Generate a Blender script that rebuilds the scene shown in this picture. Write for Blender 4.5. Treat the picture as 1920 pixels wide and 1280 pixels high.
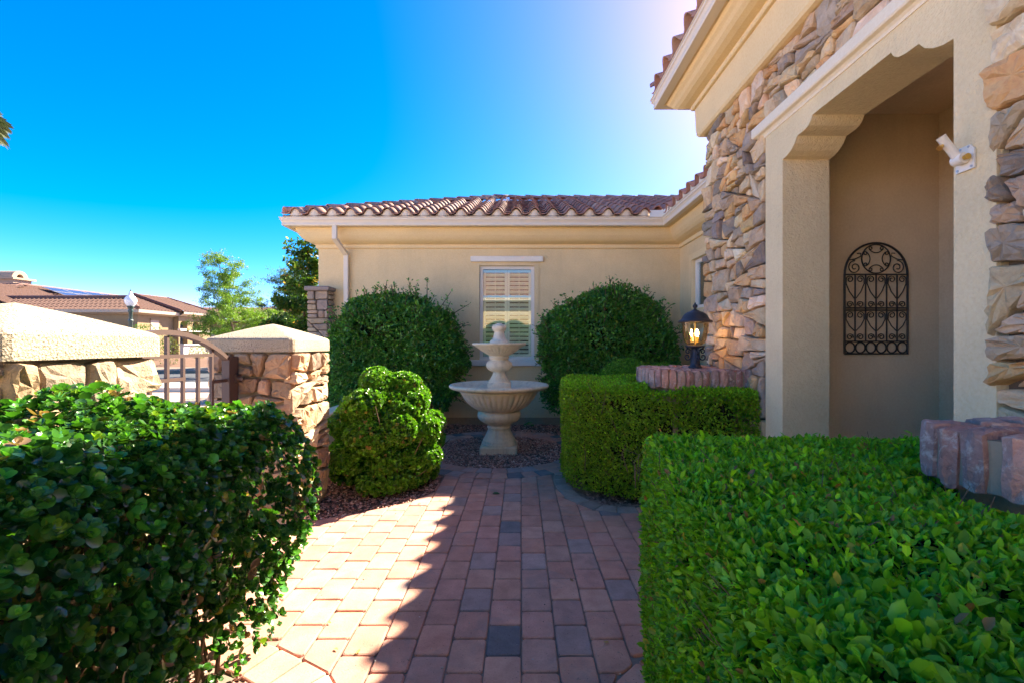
import bpy, math, random
import numpy as np
from mathutils import Vector, Matrix

# ------------------------------------------------------------------ camera, sky, sun
for o in list(bpy.data.objects):
    bpy.data.objects.remove(o)
S = bpy.context.scene
COL = S.collection
CAM_H = 1.35
cd = bpy.data.cameras.new('camera')
cam = bpy.data.objects.new('camera', cd)
COL.objects.link(cam)
cd.lens = 16.0
cd.sensor_width = 36.0
cd.shift_x = -0.0091
cd.shift_y = 0.003
cd.clip_start = 0.02
cd.clip_end = 2000
cam.location = (0, 0, CAM_H)
cam.rotation_euler = (math.radians(90), 0, 0)
S.camera = cam

SUN_DIR = Vector((0.826, 0.95, 1.0)).normalized()
w = bpy.data.worlds.new('World')
S.world = w
w.use_nodes = True
nt = w.node_tree
bg = nt.nodes['Background']
sky = nt.nodes.new('ShaderNodeTexSky')
sky.sky_type = 'NISHITA'
sky.sun_disc = False
sky.sun_elevation = math.asin(SUN_DIR.z)
sky.sun_rotation = math.atan2(SUN_DIR.x, SUN_DIR.y)
sky.altitude = 400
sky.air_density = 0.4
sky.dust_density = 0.2
sky.ozone_density = 5.0
hs = nt.nodes.new('ShaderNodeHueSaturation')
hs.inputs['Saturation'].default_value = 1.30
hs.inputs['Hue'].default_value = 0.508
nt.links.new(sky.outputs[0], hs.inputs['Color'])
tn = nt.nodes.new('ShaderNodeMix'); tn.data_type = 'RGBA'; tn.blend_type = 'MULTIPLY'
tn.inputs[0].default_value = 1.0
tn.inputs[7].default_value = (0.97, 0.42, 0.29, 1)
nt.links.new(hs.outputs[0], tn.inputs[6])
nt.links.new(tn.outputs[2], bg.inputs[0])
bg.inputs[1].default_value = 0.15
sl = bpy.data.lights.new('sun', 'SUN')
sl.energy = 2.0
sl.angle = math.radians(0.53)
sl.color = (1.0, 0.86, 0.66)
sun = bpy.data.objects.new('sun', sl)
COL.objects.link(sun)
sun.location = (10, 12, 15)
sun.rotation_euler = SUN_DIR.to_track_quat('Z', 'Y').to_euler()
vs = S.view_settings
vs.view_transform = 'Standard'
vs.look = 'None'
vs.gamma = 1.0
vs.exposure = 3.72
vs.use_curve_mapping = False
S.cycles.max_bounces = 10
S.cycles.diffuse_bounces = 8
S.cycles.transparent_max_bounces = 12

# ------------------------------------------------------------------ helpers
R = random.Random(7)
NP = np.random.default_rng(11)

class MB:
    """collects verts / faces, then links them as one mesh object"""
    def __init__(s):
        s.v = []; s.f = []
    def add(s, vs_, fs_):
        b = len(s.v)
        s.v.extend([tuple(p) for p in vs_])
        s.f.extend([tuple(i + b for i in f) for f in fs_])
        return s
    def box(s, x0, x1, y0, y1, z0, z1):
        return s.add([(x0,y0,z0),(x1,y0,z0),(x1,y1,z0),(x0,y1,z0),(x0,y0,z1),(x1,y0,z1),(x1,y1,z1),(x0,y1,z1)],
                     [(3,2,1,0),(4,5,6,7),(0,1,5,4),(1,2,6,5),(2,3,7,6),(3,0,4,7)])
    def bbox(s, x0, x1, y0, y1, z0, z1, b=0.006):
        """box with chamfered edges"""
        vs_ = []
        for z, i in ((z0, b), (z0 + b, 0), (z1 - b, 0), (z1, b)):
            a, c, d, e = x0 + i, x1 - i, y0 + i, y1 - i
            vs_ += [(a+b,d,z),(c-b,d,z),(c,d+b,z),(c,e-b,z),(c-b,e,z),(a+b,e,z),(a,e-b,z),(a,d+b,z)]
        fs_ = [tuple(range(7, -1, -1)), tuple(range(24, 32))]
        for r in range(3):
            for i in range(8):
                j = (i + 1) % 8
                fs_.append((r*8+i, r*8+j, (r+1)*8+j, (r+1)*8+i))
        return s.add(vs_, fs_)
    def prism(s, poly, z0, z1):
        n = len(poly)
        return s.add([(x, y, z0) for x, y in poly] + [(x, y, z1) for x, y in poly],
                     [tuple(range(n-1, -1, -1)), tuple(range(n, 2*n))] +
                     [(i, (i+1) % n, n+(i+1) % n, n+i) for i in range(n)])
    def tube(s, pts, r, n=6, cap=True):
        pts = [Vector(p) for p in pts]
        m = len(pts)
        rs = r if isinstance(r, (list, tuple)) else [r] * m
        vs_ = []
        up = None
        for i, p in enumerate(pts):
            t = (pts[min(i+1, m-1)] - pts[max(i-1, 0)])
            if t.length < 1e-9: t = Vector((0, 0, 1))
            t.normalize()
            if up is None:
                up = Vector((0, 0, 1)) if abs(t.z) < 0.9 else Vector((1, 0, 0))
            a = t.cross(up)
            if a.length < 1e-4: a = t.cross(Vector((0.3, 1, 0.2)))
            a.normalize(); b_ = t.cross(a); up = -b_ if b_.dot(up) < 0 else b_
            b_ = up - t * up.dot(t); b_.normalize(); a = t.cross(b_)
            for k in range(n):
                q = 2 * math.pi * k / n
                vs_.append(p + (a * math.cos(q) + b_ * math.sin(q)) * rs[i])
        fs_ = [(i*n+k, i*n+(k+1) % n, (i+1)*n+(k+1) % n, (i+1)*n+k) for i in range(m-1) for k in range(n)]
        if cap:
            fs_ += [tuple(range(n-1, -1, -1)), tuple(range((m-1)*n, m*n))]
        return s.add(vs_, fs_)
    def lathe(s, prof, c, n=48, flute=None, cap=False):
        """prof: list of (r, z) or (r, z, fluted) ; c centre xy"""
        vs_ = []
        for q in prof:
            r, z = q[0], q[1]; fl = q[2] if len(q) > 2 else 0
            for k in range(n):
                t = 2*math.pi*k/n
                rr = r
                if fl: rr = r + fl * (abs(math.sin(t * flute / 2)) - 0.6)
                vs_.append((c[0] + rr*math.cos(t), c[1] + rr*math.sin(t), z))
        m = len(prof)
        fs_ = [(i*n+k, i*n+(k+1) % n, (i+1)*n+(k+1) % n, (i+1)*n+k) for i in range(m-1) for k in range(n)]
        if cap:
            fs_ += [tuple(range(n-1, -1, -1)), tuple(range((m-1)*n, m*n))]
        return s.add(vs_, fs_)
    def sweep(s, path, prof, closed_prof=False, caps=False):
        """profile (outward offset, z) along an xy path; outward = right-hand side of travel"""
        m = len(path); k = len(prof)
        nr = []
        for i in range(m-1):
            d = Vector((path[i+1][0]-path[i][0], path[i+1][1]-path[i][1])).normalized()
            nr.append(Vector((d.y, -d.x)))
        vs_ = []
        for i, p in enumerate(path):
            if i == 0: q = nr[0]
            elif i == m-1: q = nr[-1]
            else:
                a, b_ = nr[i-1], nr[i]
                q = (a + b_) / (1 + a.dot(b_))
            for o_, z in prof:
                vs_.append((p[0] + q.x*o_, p[1] + q.y*o_, z))
        kk = k if closed_prof else k-1
        fs_ = [(i*k+j, (i+1)*k+j, (i+1)*k+(j+1) % k, i*k+(j+1) % k) for i in range(m-1) for j in range(kk)]
        if caps:
            fs_ += [tuple(range(k)), tuple(range((m-1)*k, m*k))[::-1]]
        return s.add(vs_, fs_)
    def mesh(s, name, smooth=False, origin=None):
        me = bpy.data.meshes.new(name)
        v = s.v
        if origin is not None:
            v = [(a-origin[0], b-origin[1], c-origin[2]) for a, b, c in v]
        me.from_pydata(v, [], s.f)
        if smooth:
            me.polygons.foreach_set('use_smooth', [True]*len(me.polygons))
        me.update()
        return me
    def build(s, name, mat, parent=None, smooth=False, origin=None, **kw):
        return link(name, s.mesh(name, smooth, origin), mat, parent, Matrix.Translation(origin) if origin is not None else None, **kw)

def link(name, me, mat=None, parent=None, M=None, color=None, label=None, category=None, group=None, kind=None):
    o = bpy.data.objects.new(name, me)
    if mat is not None and len(me.materials) == 0:
        me.materials.append(mat)
    COL.objects.link(o)
    if M is not None: o.matrix_basis = M
    if parent is not None:
        o.parent = parent
        o.matrix_parent_inverse = parent.matrix_basis.inverted()
    if color is not None: o.color = (color[0], color[1], color[2], 1)
    if label: o['label'] = label
    if category: o['category'] = category
    if group: o['group'] = group
    if kind: o['kind'] = kind
    return o

def thing(name, loc, label, category, group=None):
    o = bpy.data.objects.new(name, None)
    o.empty_display_size = 0.1
    COL.objects.link(o)
    o.matrix_basis = Matrix.Translation(loc)
    o['label'] = label; o['category'] = category
    if group: o['group'] = group
    return o

# ---- polygons
def clip(poly, a, b, c):
    """keep the part of poly where a*x + b*y <= c"""
    out = []
    n = len(poly)
    for i in range(n):
        p, q = poly[i], poly[(i+1) % n]
        dp, dq = a*p[0]+b*p[1]-c, a*q[0]+b*q[1]-c
        if dp <= 0: out.append(p)
        if (dp < 0 < dq) or (dq < 0 < dp):
            t = dp/(dp-dq)
            out.append((p[0]+(q[0]-p[0])*t, p[1]+(q[1]-p[1])*t))
    return out
def area(poly):
    return 0.5*sum(poly[i][0]*poly[(i+1) % len(poly)][1]-poly[(i+1) % len(poly)][0]*poly[i][1] for i in range(len(poly)))
def ccw(poly):
    return poly if area(poly) > 0 else poly[::-1]
def centroid(poly):
    A = area(poly); cx = cy = 0
    for i in range(len(poly)):
        x0, y0 = poly[i]; x1, y1 = poly[(i+1) % len(poly)]
        c = x0*y1-x1*y0
        cx += (x0+x1)*c; cy += (y0+y1)*c
    return (cx/(6*A), cy/(6*A))
def inset(poly, d):
    poly = ccw(poly); out = list(poly); n = len(poly)
    for i in range(n):
        x0, y0 = poly[i]; x1, y1 = poly[(i+1) % n]
        L = math.hypot(x1-x0, y1-y0)
        if L < 1e-6: continue
        a, b = (y1-y0)/L, -(x1-x0)/L          # outward normal of a ccw polygon
        out = clip(out, a, b, a*x0+b*y0-d)
        if len(out) < 3: return []
    return out
def voronoi(poly, sites, sx=1.0):
    cells = []
    for i, p in enumerate(sites):
        c = list(poly)
        for j, q in enumerate(sites):
            if i == j: continue
            a = 2*(q[0]-p[0])/sx**2; b = 2*(q[1]-p[1])
            k = (q[0]**2-p[0]**2)/sx**2 + q[1]**2-p[1]**2
            c = clip(c, a, b, k)
            if len(c) < 3: break
        if len(c) >= 3: cells.append(c)
    return cells
def guillotine(poly, target, rng, asp=1.5, slant=0.18):
    A = abs(area(poly))
    if A < target*rng.uniform(0.65, 2.4): return [poly]
    xs = [p[0] for p in poly]; ys = [p[1] for p in poly]
    wx, wy = max(xs)-min(xs), max(ys)-min(ys)
    f = rng.uniform(0.36, 0.64)
    if wx > wy*asp*rng.uniform(0.75, 1.3):
        a, b = 1, rng.uniform(-slant*1.5, slant*1.5); x, y = min(xs)+wx*f, (min(ys)+max(ys))/2
    else:
        a, b = rng.uniform(-slant, slant), 1; x, y = (min(xs)+max(xs))/2, min(ys)+wy*f
    c = a*x+b*y
    out = []
    for q in (clip(poly, a, b, c), clip(poly, -a, -b, -c)):
        if len(q) >= 3 and abs(area(q)) > 1e-5: out += guillotine(q, target, rng, asp, slant)
    return out
def stone_layout(u0, u1, v0, v1, target, rng, asp=1.5, slant=0.18):
    rect = [(u0,v0),(u1,v0),(u1,v1),(u0,v1)]
    A = (u1-u0)*(v1-v0)
    n = max(1, int(A/(target*6)))
    sites = [(rng.uniform(u0,u1), rng.uniform(v0,v1)) for _ in range(n)]
    cells = voronoi(rect, sites, 1.3) if n > 1 else [rect]
    out = []
    for c in cells: out += guillotine(c, target, rng, asp, slant)
    return [p for p in out if abs(area(p)) > target*0.08]

def stone_mesh(poly, th, rng, seg=0.07, rough=1.0, name='stone'):
    """2d convex polygon -> rough stone; coords (u, v, depth); returns (verts rel. centroid, faces, centroid)"""
    poly = ccw(poly)
    pts = []
    n = len(poly)
    size = math.sqrt(abs(area(poly)))
    for i in range(n):
        p, q = poly[i], poly[(i+1) % n]
        L = math.hypot(q[0]-p[0], q[1]-p[1])
        if L < 0.012: pts.append(((p[0]+q[0])/2, (p[1]+q[1])/2)); continue
        k = max(1, int(round(L/seg)))
        ch = min(0.25*L, 0.014)/L
        for j in range(k+1):
            t = ch + (1-2*ch)*j/k
            pts.append((p[0]+(q[0]-p[0])*t, p[1]+(q[1]-p[1])*t))
    cx, cy = centroid(poly)
    m = len(pts)
    jit = 0.004*rough
    pts = [(x+rng.uniform(-jit, jit), y+rng.uniform(-jit, jit)) for x, y in pts]
    tx, ty = rng.uniform(-.16, .16)*rough, rng.uniform(-.16, .16)*rough
    def dep(x, y): return (x-cx)*tx + (y-cy)*ty
    rings = []
    rings.append([(x, y, -0.03) for x, y in pts])
    rings.append([(x, y, th*0.74+dep(x, y)+rng.uniform(-.08, .08)*th) for x, y in pts])
    s1 = 1 - min(0.26, 0.011/size)
    rings.append([(cx+(x-cx)*s1, cy+(y-cy)*s1, th*0.97+dep(x, y)+rng.uniform(-.12, .12)*th*rough) for x, y in pts])
    s2 = 0.60
    rings.append([(cx+(x-cx)*s2, cy+(y-cy)*s2, th*1.05+dep(x, y)*s2+rng.uniform(-.16, .16)*th*rough) for x, y in pts])
    v = [p for r in rings for p in r] + [(cx+rng.uniform(-.1,.1)*size, cy+rng.uniform(-.1,.1)*size, th*1.08)]
    f = [(r*m+i, r*m+(i+1) % m, (r+1)*m+(i+1) % m, (r+1)*m+i) for r in range(2) for i in range(m)]
    for i in range(m):
        a, b, c, d = 2*m+i, 2*m+(i+1) % m, 3*m+(i+1) % m, 3*m+i
        f += [(a, b, c), (a, c, d)] if rng.random() < .5 else [(a, b, d), (b, c, d)]
    f += [(3*m+i, 3*m+(i+1) % m, 4*m) for i in range(m)]
    return v, f, (cx, cy)

def put_stones(polys, O, U, V, N, mat, parent, rng, th, palette, gap=0.012, name='stone', seg=0.07, rough=1.0, cols=None):
    O, U, V, N = Vector(O), Vector(U), Vector(V), Vector(N)
    for p in polys:
        q = inset(p, gap/2)
        if len(q) < 3 or abs(area(q)) < 0.0007: continue
        v, f, c = stone_mesh(q, th*rng.uniform(0.75, 1.25), rng, seg, rough)
        org = O + U*c[0] + V*c[1]
        if U.cross(V).dot(N) < 0: f = [t[::-1] for t in f]
        vv = [U*(a-c[0]) + V*(b-c[1]) + N*d for a, b, d in v]
        me = bpy.data.meshes.new(name)
        me.from_pydata(vv, [], f)
        col = rng.choice(palette); k = rng.uniform(0.82, 1.16)
        link(name, me, mat, parent, Matrix.Translation(org), color=[min(1, x*k*rng.uniform(.96, 1.04)) for x in col])

# ------------------------------------------------------------------ materials
def mat_base(name):
    m = bpy.data.materials.new(name); m.use_nodes = True
    return m, m.node_tree, m.node_tree.nodes['Principled BSDF']
def node(nt, t, **kw):
    n = nt.nodes.new(t)
    for k, v in kw.items(): setattr(n, k, v)
    return n
def noise(nt, co, scale, detail=4, rough=0.6, dist=0.0):
    n = node(nt, 'ShaderNodeTexNoise')
    n.inputs['Scale'].default_value = scale; n.inputs['Detail'].default_value = detail
    n.inputs['Roughness'].default_value = rough; n.inputs['Distortion'].default_value = dist
    nt.links.new(co, n.inputs['Vector'])
    return n.outputs['Fac']
def ramp(nt, fac, stops):
    r = node(nt, 'ShaderNodeValToRGB')
    el = r.color_ramp.elements
    while len(el) < len(stops): el.new(0.5)
    for e, (p, c) in zip(el, stops):
        e.position = p
        e.color = (c, c, c, 1) if isinstance(c, (int, float)) else (*c, 1)
    nt.links.new(fac, r.inputs[0])
    return r.outputs[0]
def mixc(nt, fac, a, b, mode='MIX'):
    m = node(nt, 'ShaderNodeMix', data_type='RGBA', blend_type=mode)
    for sock, val in ((m.inputs[0], fac), (m.inputs[6], a), (m.inputs[7], b)):
        if isinstance(val, (int, float)): sock.default_value = val
        elif isinstance(val, (tuple, list)): sock.default_value = (*val, 1) if len(val) == 3 else val
        else: nt.links.new(val, sock)
    return m.outputs[2]
def bump(nt, bsdf, h, strength, dist):
    b = node(nt, 'ShaderNodeBump')
    b.inputs['Strength'].default_value = strength; b.inputs['Distance'].default_value = dist
    nt.links.new(h, b.inputs['Height']); nt.links.new(b.outputs[0], bsdf.inputs['Normal'])
    return b
def madd(nt, a, b, op='ADD'):
    m = node(nt, 'ShaderNodeMath', operation=op)
    for s_, v in ((m.inputs[0], a), (m.inputs[1], b)):
        if isinstance(v, (int, float)): s_.default_value = v
        else: nt.links.new(v, s_)
    return m.outputs[0]

def stucco(name, col, bscale=130, bst=0.35, bd=0.004, stain=0.12):
    m, t, b = mat_base(name)
    g = node(t, 'ShaderNodeNewGeometry').outputs['Position']
    big = noise(t, g, 1.6, 5, 0.65)
    fine = noise(t, g, 60, 3)
    c = mixc(t, ramp(t, big, [(0.3, 0.0), (0.75, 1.0)]), [x*(1-stain) for x in col], [min(1, x*(1+stain*.5)) for x in col])
    c = mixc(t, 0.30, c, ramp(t, fine, [(0.3, 0.25), (0.7, 0.8)]), 'SOFT_LIGHT')
    mp = node(t, 'ShaderNodeMapping'); mp.inputs['Scale'].default_value = (1, 1, .12)
    t.links.new(g, mp.inputs['Vector'])
    st = ramp(t, noise(t, mp.outputs[0], 7, 4, 0.6), [(0.52, 0.0), (0.72, 1.0)])
    c = mixc(t, madd(t, st, stain*.9, 'MULTIPLY'), c, [x*.55 for x in col])
    t.links.new(c, b.inputs['Base Color'])
    b.inputs['Roughness'].default_value = 0.9
    b.inputs['Specular IOR Level'].default_value = 0.25
    h = madd(t, noise(t, g, bscale, 3, 0.6), madd(t, noise(t, g, bscale*0.3, 2), 0.8, 'MULTIPLY'))
    bump(t, b, h, bst, bd)
    return m
def plain(name, col, rough=0.5, metal=0.0, bst=0.0, bscale=60, spec=0.5, var=0.08):
    m, t, b = mat_base(name)
    g = node(t, 'ShaderNodeNewGeometry').outputs['Position']
    n = noise(t, g, bscale*0.3, 4)
    t.links.new(mixc(t, n, [x*(1-var) for x in col], [min(1, x*(1+var)) for x in col]), b.inputs['Base Color'])
    b.inputs['Roughness'].default_value = rough; b.inputs['Metallic'].default_value = metal
    b.inputs['Specular IOR Level'].default_value = spec
    if bst: bump(t, b, noise(t, g, bscale, 4), bst, 0.004)
    return m
def piece(name, spots, rough=0.85, bscale=(14, 70), bst=0.6, bd=0.012, mottle=0.5, patch=None, speck=0.0, cracks=0.0, streak=None):
    """colour from the object; noise gives grain and wear"""
    m, t, b = mat_base(name)
    oi = node(t, 'ShaderNodeObjectInfo')
    g = node(t, 'ShaderNodeNewGeometry').outputs['Position']
    n1 = noise(t, g, bscale[0], 6, 0.65, 0.3)
    n2 = noise(t, g, bscale[1], 5, 0.65)
    c = mixc(t, mottle, oi.outputs['Color'], ramp(t, n1, [(0.28, spots[0]), (0.5, 0.5), (0.75, spots[1])]), 'OVERLAY')
    c = mixc(t, 0.5, c, ramp(t, n2, [(0.25, 0.33), (0.5, 0.5), (0.8, 0.62)]), 'OVERLAY')
    if patch:
        n3 = noise(t, g, patch[1], 5, 0.7, 0.6)
        c = mixc(t, madd(t, ramp(t, n3, [(0.53, 0.0), (0.66, 1.0)]), patch[2], 'MULTIPLY'), c, patch[0])
    if speck:
        vo = node(t, 'ShaderNodeTexVoronoi'); vo.inputs['Scale'].default_value = 75
        t.links.new(g, vo.inputs['Vector'])
        sp = ramp(t, vo.outputs['Distance'], [(0.10, 1.0), (0.2, 0.0)])
        sp = madd(t, sp, ramp(t, noise(t, g, 40, 2), [(0.5, 0.0), (0.6, 1.0)]), 'MULTIPLY')
        c = mixc(t, madd(t, sp, speck, 'MULTIPLY'), c, (0.05, 0.035, 0.03))
    if streak:
        mp = node(t, 'ShaderNodeMapping'); mp.inputs['Scale'].default_value = (1, 1, .10)
        t.links.new(g, mp.inputs['Vector'])
        n6 = noise(t, mp.outputs[0], streak[1], 4, 0.6)
        c = mixc(t, madd(t, ramp(t, n6, [(0.50, 0.0), (0.66, 1.0)]), streak[2], 'MULTIPLY'), c, streak[0])
    t.links.new(c, b.inputs['Base Color'])
    b.inputs['Roughness'].default_value = rough
    b.inputs['Specular IOR Level'].default_value = 0.3
    h = madd(t, n1, madd(t, n2, 0.45, 'MULTIPLY'))
    if cracks:
        n5 = noise(t, g, cracks, 6, 0.6, 1.2)
        rid = madd(t, madd(t, n5, 0.5, 'SUBTRACT'), 0.0, 'ABSOLUTE')
        rv = ramp(t, rid, [(0.0, 0.0), (0.035, 1.0)])
        h = madd(t, h, madd(t, rv, 0.16, 'MULTIPLY'))
        h = madd(t, h, madd(t, noise(t, g, cracks*2.2, 8, 0.7, 0.5), 0.5, 'MULTIPLY'))
    bump(t, b, h, bst, bd)
    return m
def leaf_mat(name, src='attr', rough=0.42, trans=0.32, spec=0.35):
    m, t, b = mat_base(name)
    if src == 'attr':
        a = node(t, 'ShaderNodeAttribute', attribute_name='tint'); c = a.outputs['Color']
    else:
        c = node(t, 'ShaderNodeObjectInfo').outputs['Color']
    t.links.new(c, b.inputs['Base Color'])
    b.inputs['Roughness'].default_value = rough
    b.inputs['Specular IOR Level'].default_value = spec
    tr = node(t, 'ShaderNodeBsdfTranslucent')
    t.links.new(mixc(t, 1.0, c, (1.6, 1.7, 0.5, 1), 'MULTIPLY'), tr.inputs['Color'])
    mx = node(t, 'ShaderNodeMixShader'); mx.inputs[0].default_value = trans
    t.links.new(b.outputs[0], mx.inputs[1]); t.links.new(tr.outputs[0], mx.inputs[2])
    t.links.new(mx.outputs[0], t.nodes['Material Output'].inputs[0])
    return m

M_STUCCO = stucco('stucco_tan', (0.78, 0.60, 0.335), 110, 0.6, 0.005)
M_STUCCO_R = stucco('stucco_rough', (0.84, 0.68, 0.41), 85, 1.0, 0.007)
M_CORNICE = stucco('stucco_cornice', (0.80, 0.62, 0.345), 60, 0.15, 0.003, 0.06)
M_TRIM = stucco('stucco_trim', (0.84, 0.78, 0.68), 90, 0.2, 0.003, 0.06)
M_LINTEL = stucco('stucco_lintel', (0.83, 0.74, 0.57), 100, 0.25, 0.003, 0.05)  # arch molding: whiter than the wall stucco, skylight put into its colour
M_PORCH = stucco('stucco_porch', (0.76, 0.60, 0.39), 150, 0.3, 0.003)
M_GUTTER = plain('gutter_paint', (0.76, 0.65, 0.50), 0.4, 0, 0, var=0.04)
M_WHITE = plain('white_paint', (0.80, 0.76, 0.68), 0.5, var=0.04)
M_SHUTTER = plain('shutter_paint', (0.80, 0.87, 0.78), 0.45, var=0.04)
M_UNLIT_DARK = plain('unlit_dark', (0.035, 0.032, 0.028), 0.9)  # near-black colour paints in the darkness of the unlit rooms
M_MORTAR = plain('mortar', (0.15, 0.115, 0.085), 0.95, bst=0.5, bscale=90, spec=0.2, var=0.25)
M_MORTAR_L = plain('mortar_light', (0.31, 0.255, 0.185), 0.95, bst=0.6, bscale=80, spec=0.2, var=0.2)
M_STONE = piece('ledge_stone', (0.36, 0.66), 0.88, (9, 60), 0.6, 0.014, 0.8, ((0.58, 0.36, 0.17), 7, 0.5), cracks=9)
M_FIELD = piece('field_stone', (0.34, 0.68), 0.88, (8, 55), 0.7, 0.016, 0.75, ((0.50, 0.37, 0.24), 9, 0.5), cracks=7)
M_PAVER = piece('paver_concrete', (0.34, 0.66), 0.9, (7, 120), 0.6, 0.005, 0.75, ((0.30, 0.235, 0.21), 3.1, 0.42), 0.85)
M_BRICK = piece('tumbled_brick', (0.32, 0.70), 0.9, (16, 80), 0.8, 0.012, 0.85, ((0.70, 0.58, 0.50), 24, 0.6), cracks=14)
M_TILE = piece('roof_tile', (0.40, 0.62), 0.7, (5, 70), 0.25, 0.004, 0.5)
M_CAST = piece('cast_stone', (0.38, 0.60), 0.88, (6, 90), 0.45, 0.005, 0.6, ((0.46, 0.37, 0.27), 6, 0.45), streak=((0.42, 0.34, 0.24), 16, 0.40))
M_IRON = plain('dark_iron', (0.035, 0.030, 0.030), 0.45, 0.3, 0.2, 80, 0.5, 0.15)
M_LAMP = plain('lantern_paint', (0.030, 0.030, 0.042), 0.5, 0.2, 0.2, 90, 0.5, 0.15)
M_GATE = plain('gate_paint', (0.085, 0.054, 0.046), 0.5, 0.0, 0.0, 40, 0.5, 0.06)
M_BRASS = plain('brass', (0.75, 0.48, 0.12), 0.3, 0.9)
M_BLACK = plain('black_plastic', (0.02, 0.02, 0.022), 0.4)
M_SOIL = plain('soil', (0.16, 0.10, 0.08), 0.95, bst=0.9, bscale=50, spec=0.2, var=0.35)
M_SAND = plain('joint_sand', (0.26, 0.195, 0.155), 0.95, bst=0.4, bscale=120, spec=0.2, var=0.25)
M_ASPHALT = plain('asphalt', (0.075, 0.08, 0.088), 0.9, bst=0.4, bscale=120, spec=0.3, var=0.15)
M_CONCRETE = plain('concrete', (0.55, 0.49, 0.42), 0.9, bst=0.2, bscale=60, spec=0.3, var=0.1)
M_DESERT = plain('desert_gravel', (0.46, 0.35, 0.27), 0.95, bst=0.9, bscale=30, spec=0.2, var=0.3)
M_BARK = plain('bark', (0.12, 0.085, 0.06), 0.9, bst=0.8, bscale=40, spec=0.2, var=0.3)
M_TWIG = plain('twig', (0.15, 0.105, 0.07), 0.9, bst=0.3, bscale=60, spec=0.2, var=0.3)
M_DARK_CORE = plain('dark_core', (0.030, 0.032, 0.014), 1.0, spec=0.0, var=0.4)  # solid core colour: the shade inside the foliage painted dark
M_LEAF = leaf_mat('leaf')
M_LEAF_G = leaf_mat('leaf_glossy', rough=0.30, trans=0.25, spec=0.5)
M_LEAF_O = leaf_mat('leaf_single', 'obj', 0.42, 0.32, 0.35)
M_LEAF_OG = leaf_mat('leaf_single_glossy', 'obj', 0.30, 0.25, 0.5)

def chip_mat():
    m, t, b = mat_base('gravel_chips')
    a = node(t, 'ShaderNodeAttribute', attribute_name='tint')
    t.links.new(a.outputs['Color'], b.inputs['Base Color'])
    b.inputs['Roughness'].default_value = 0.9
    return m
M_CHIP = chip_mat()

def cap_mat():
    m, t, b = mat_base('cap_aggregate')
    g = node(t, 'ShaderNodeNewGeometry').outputs['Position']
    vo = node(t, 'ShaderNodeTexVoronoi'); vo.inputs['Scale'].default_value = 105
    wv = node(t, 'ShaderNodeVectorMath', operation='ADD')
    nn = node(t, 'ShaderNodeTexNoise'); nn.inputs['Scale'].default_value = 60
    t.links.new(g, nn.inputs['Vector'])
    sc = node(t, 'ShaderNodeVectorMath', operation='SCALE'); sc.inputs['Scale'].default_value = 0.012
    t.links.new(nn.outputs['Color'], sc.inputs[0]); t.links.new(g, wv.inputs[0]); t.links.new(sc.outputs[0], wv.inputs[1])
    t.links.new(wv.outputs[0], vo.inputs['Vector'])
    n = noise(t, g, 130, 4, 0.7)
    pit = ramp(t, n, [(0.36, 0.0), (0.47, 1.0)])
    c = mixc(t, pit, (0.19, 0.15, 0.105), (0.48, 0.41, 0.31))
    c = mixc(t, 0.5, c, ramp(t, noise(t, g, 3, 4), [(0.3, 0.42), (0.7, 0.56)]), 'OVERLAY')
    t.links.new(c, b.inputs['Base Color'])
    b.inputs['Roughness'].default_value = 0.95
    b.inputs['Specular IOR Level'].default_value = 0.2
    bump(t, b, madd(t, pit, madd(t, vo.outputs['Distance'], 0.7, 'MULTIPLY')), 0.8, 0.006)
    return m
M_CAP = cap_mat()

def glass_mat(name, tint=(1, 1, 1), refl=1.0, rough=0.0):
    m, t, b = mat_base(name)
    t.nodes.remove(b)
    tr = node(t, 'ShaderNodeBsdfTransparent'); tr.inputs[0].default_value = (*tint, 1)
    gl = node(t, 'ShaderNodeBsdfGlossy'); gl.inputs['Roughness'].default_value = rough
    gl.inputs['Color'].default_value = (0.95, 0.97, 1, 1)
    fr = node(t, 'ShaderNodeFresnel'); fr.inputs['IOR'].default_value = 1.52
    mx = node(t, 'ShaderNodeMixShader')
    t.links.new(madd(t, fr.outputs[0], refl, 'MULTIPLY'), mx.inputs[0])
    t.links.new(tr.outputs[0], mx.inputs[1]); t.links.new(gl.outputs[0], mx.inputs[2])
    t.links.new(mx.outputs[0], t.nodes['Material Output'].inputs[0])
    return m
M_PANE = glass_mat('window_glass', (0.93, 0.97, 0.94), 1.7, 0.0)
M_LGLASS = glass_mat('lantern_glass', (0.93, 0.88, 0.76), 1.8, 0.03)
def emit(name, col, s):
    m, t, b = mat_base(name)
    b.inputs['Base Color'].default_value = (*col, 1)
    b.inputs['Emission Color'].default_value = (*col, 1)
    b.inputs['Emission Strength'].default_value = s
    return m
M_FLAME = emit('bulb_glow', (1.0, 0.55, 0.16), 7.0)

# ------------------------------------------------------------------ ground, paving, beds
MB().add([(-420,-120,-.06),(420,-120,-.06),(420,700,-.06),(-420,700,-.06)], [(0,1,2,3)]).build('ground', M_DESERT, kind='structure')
MB().add([(-2.25,-.6,-.024),(3.6,-.6,-.024),(3.6,7.83,-.024),(-2.25,7.83,-.024)], [(0,1,2,3)]).build('planting_bed_soil', M_SOIL, kind='structure')

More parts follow.
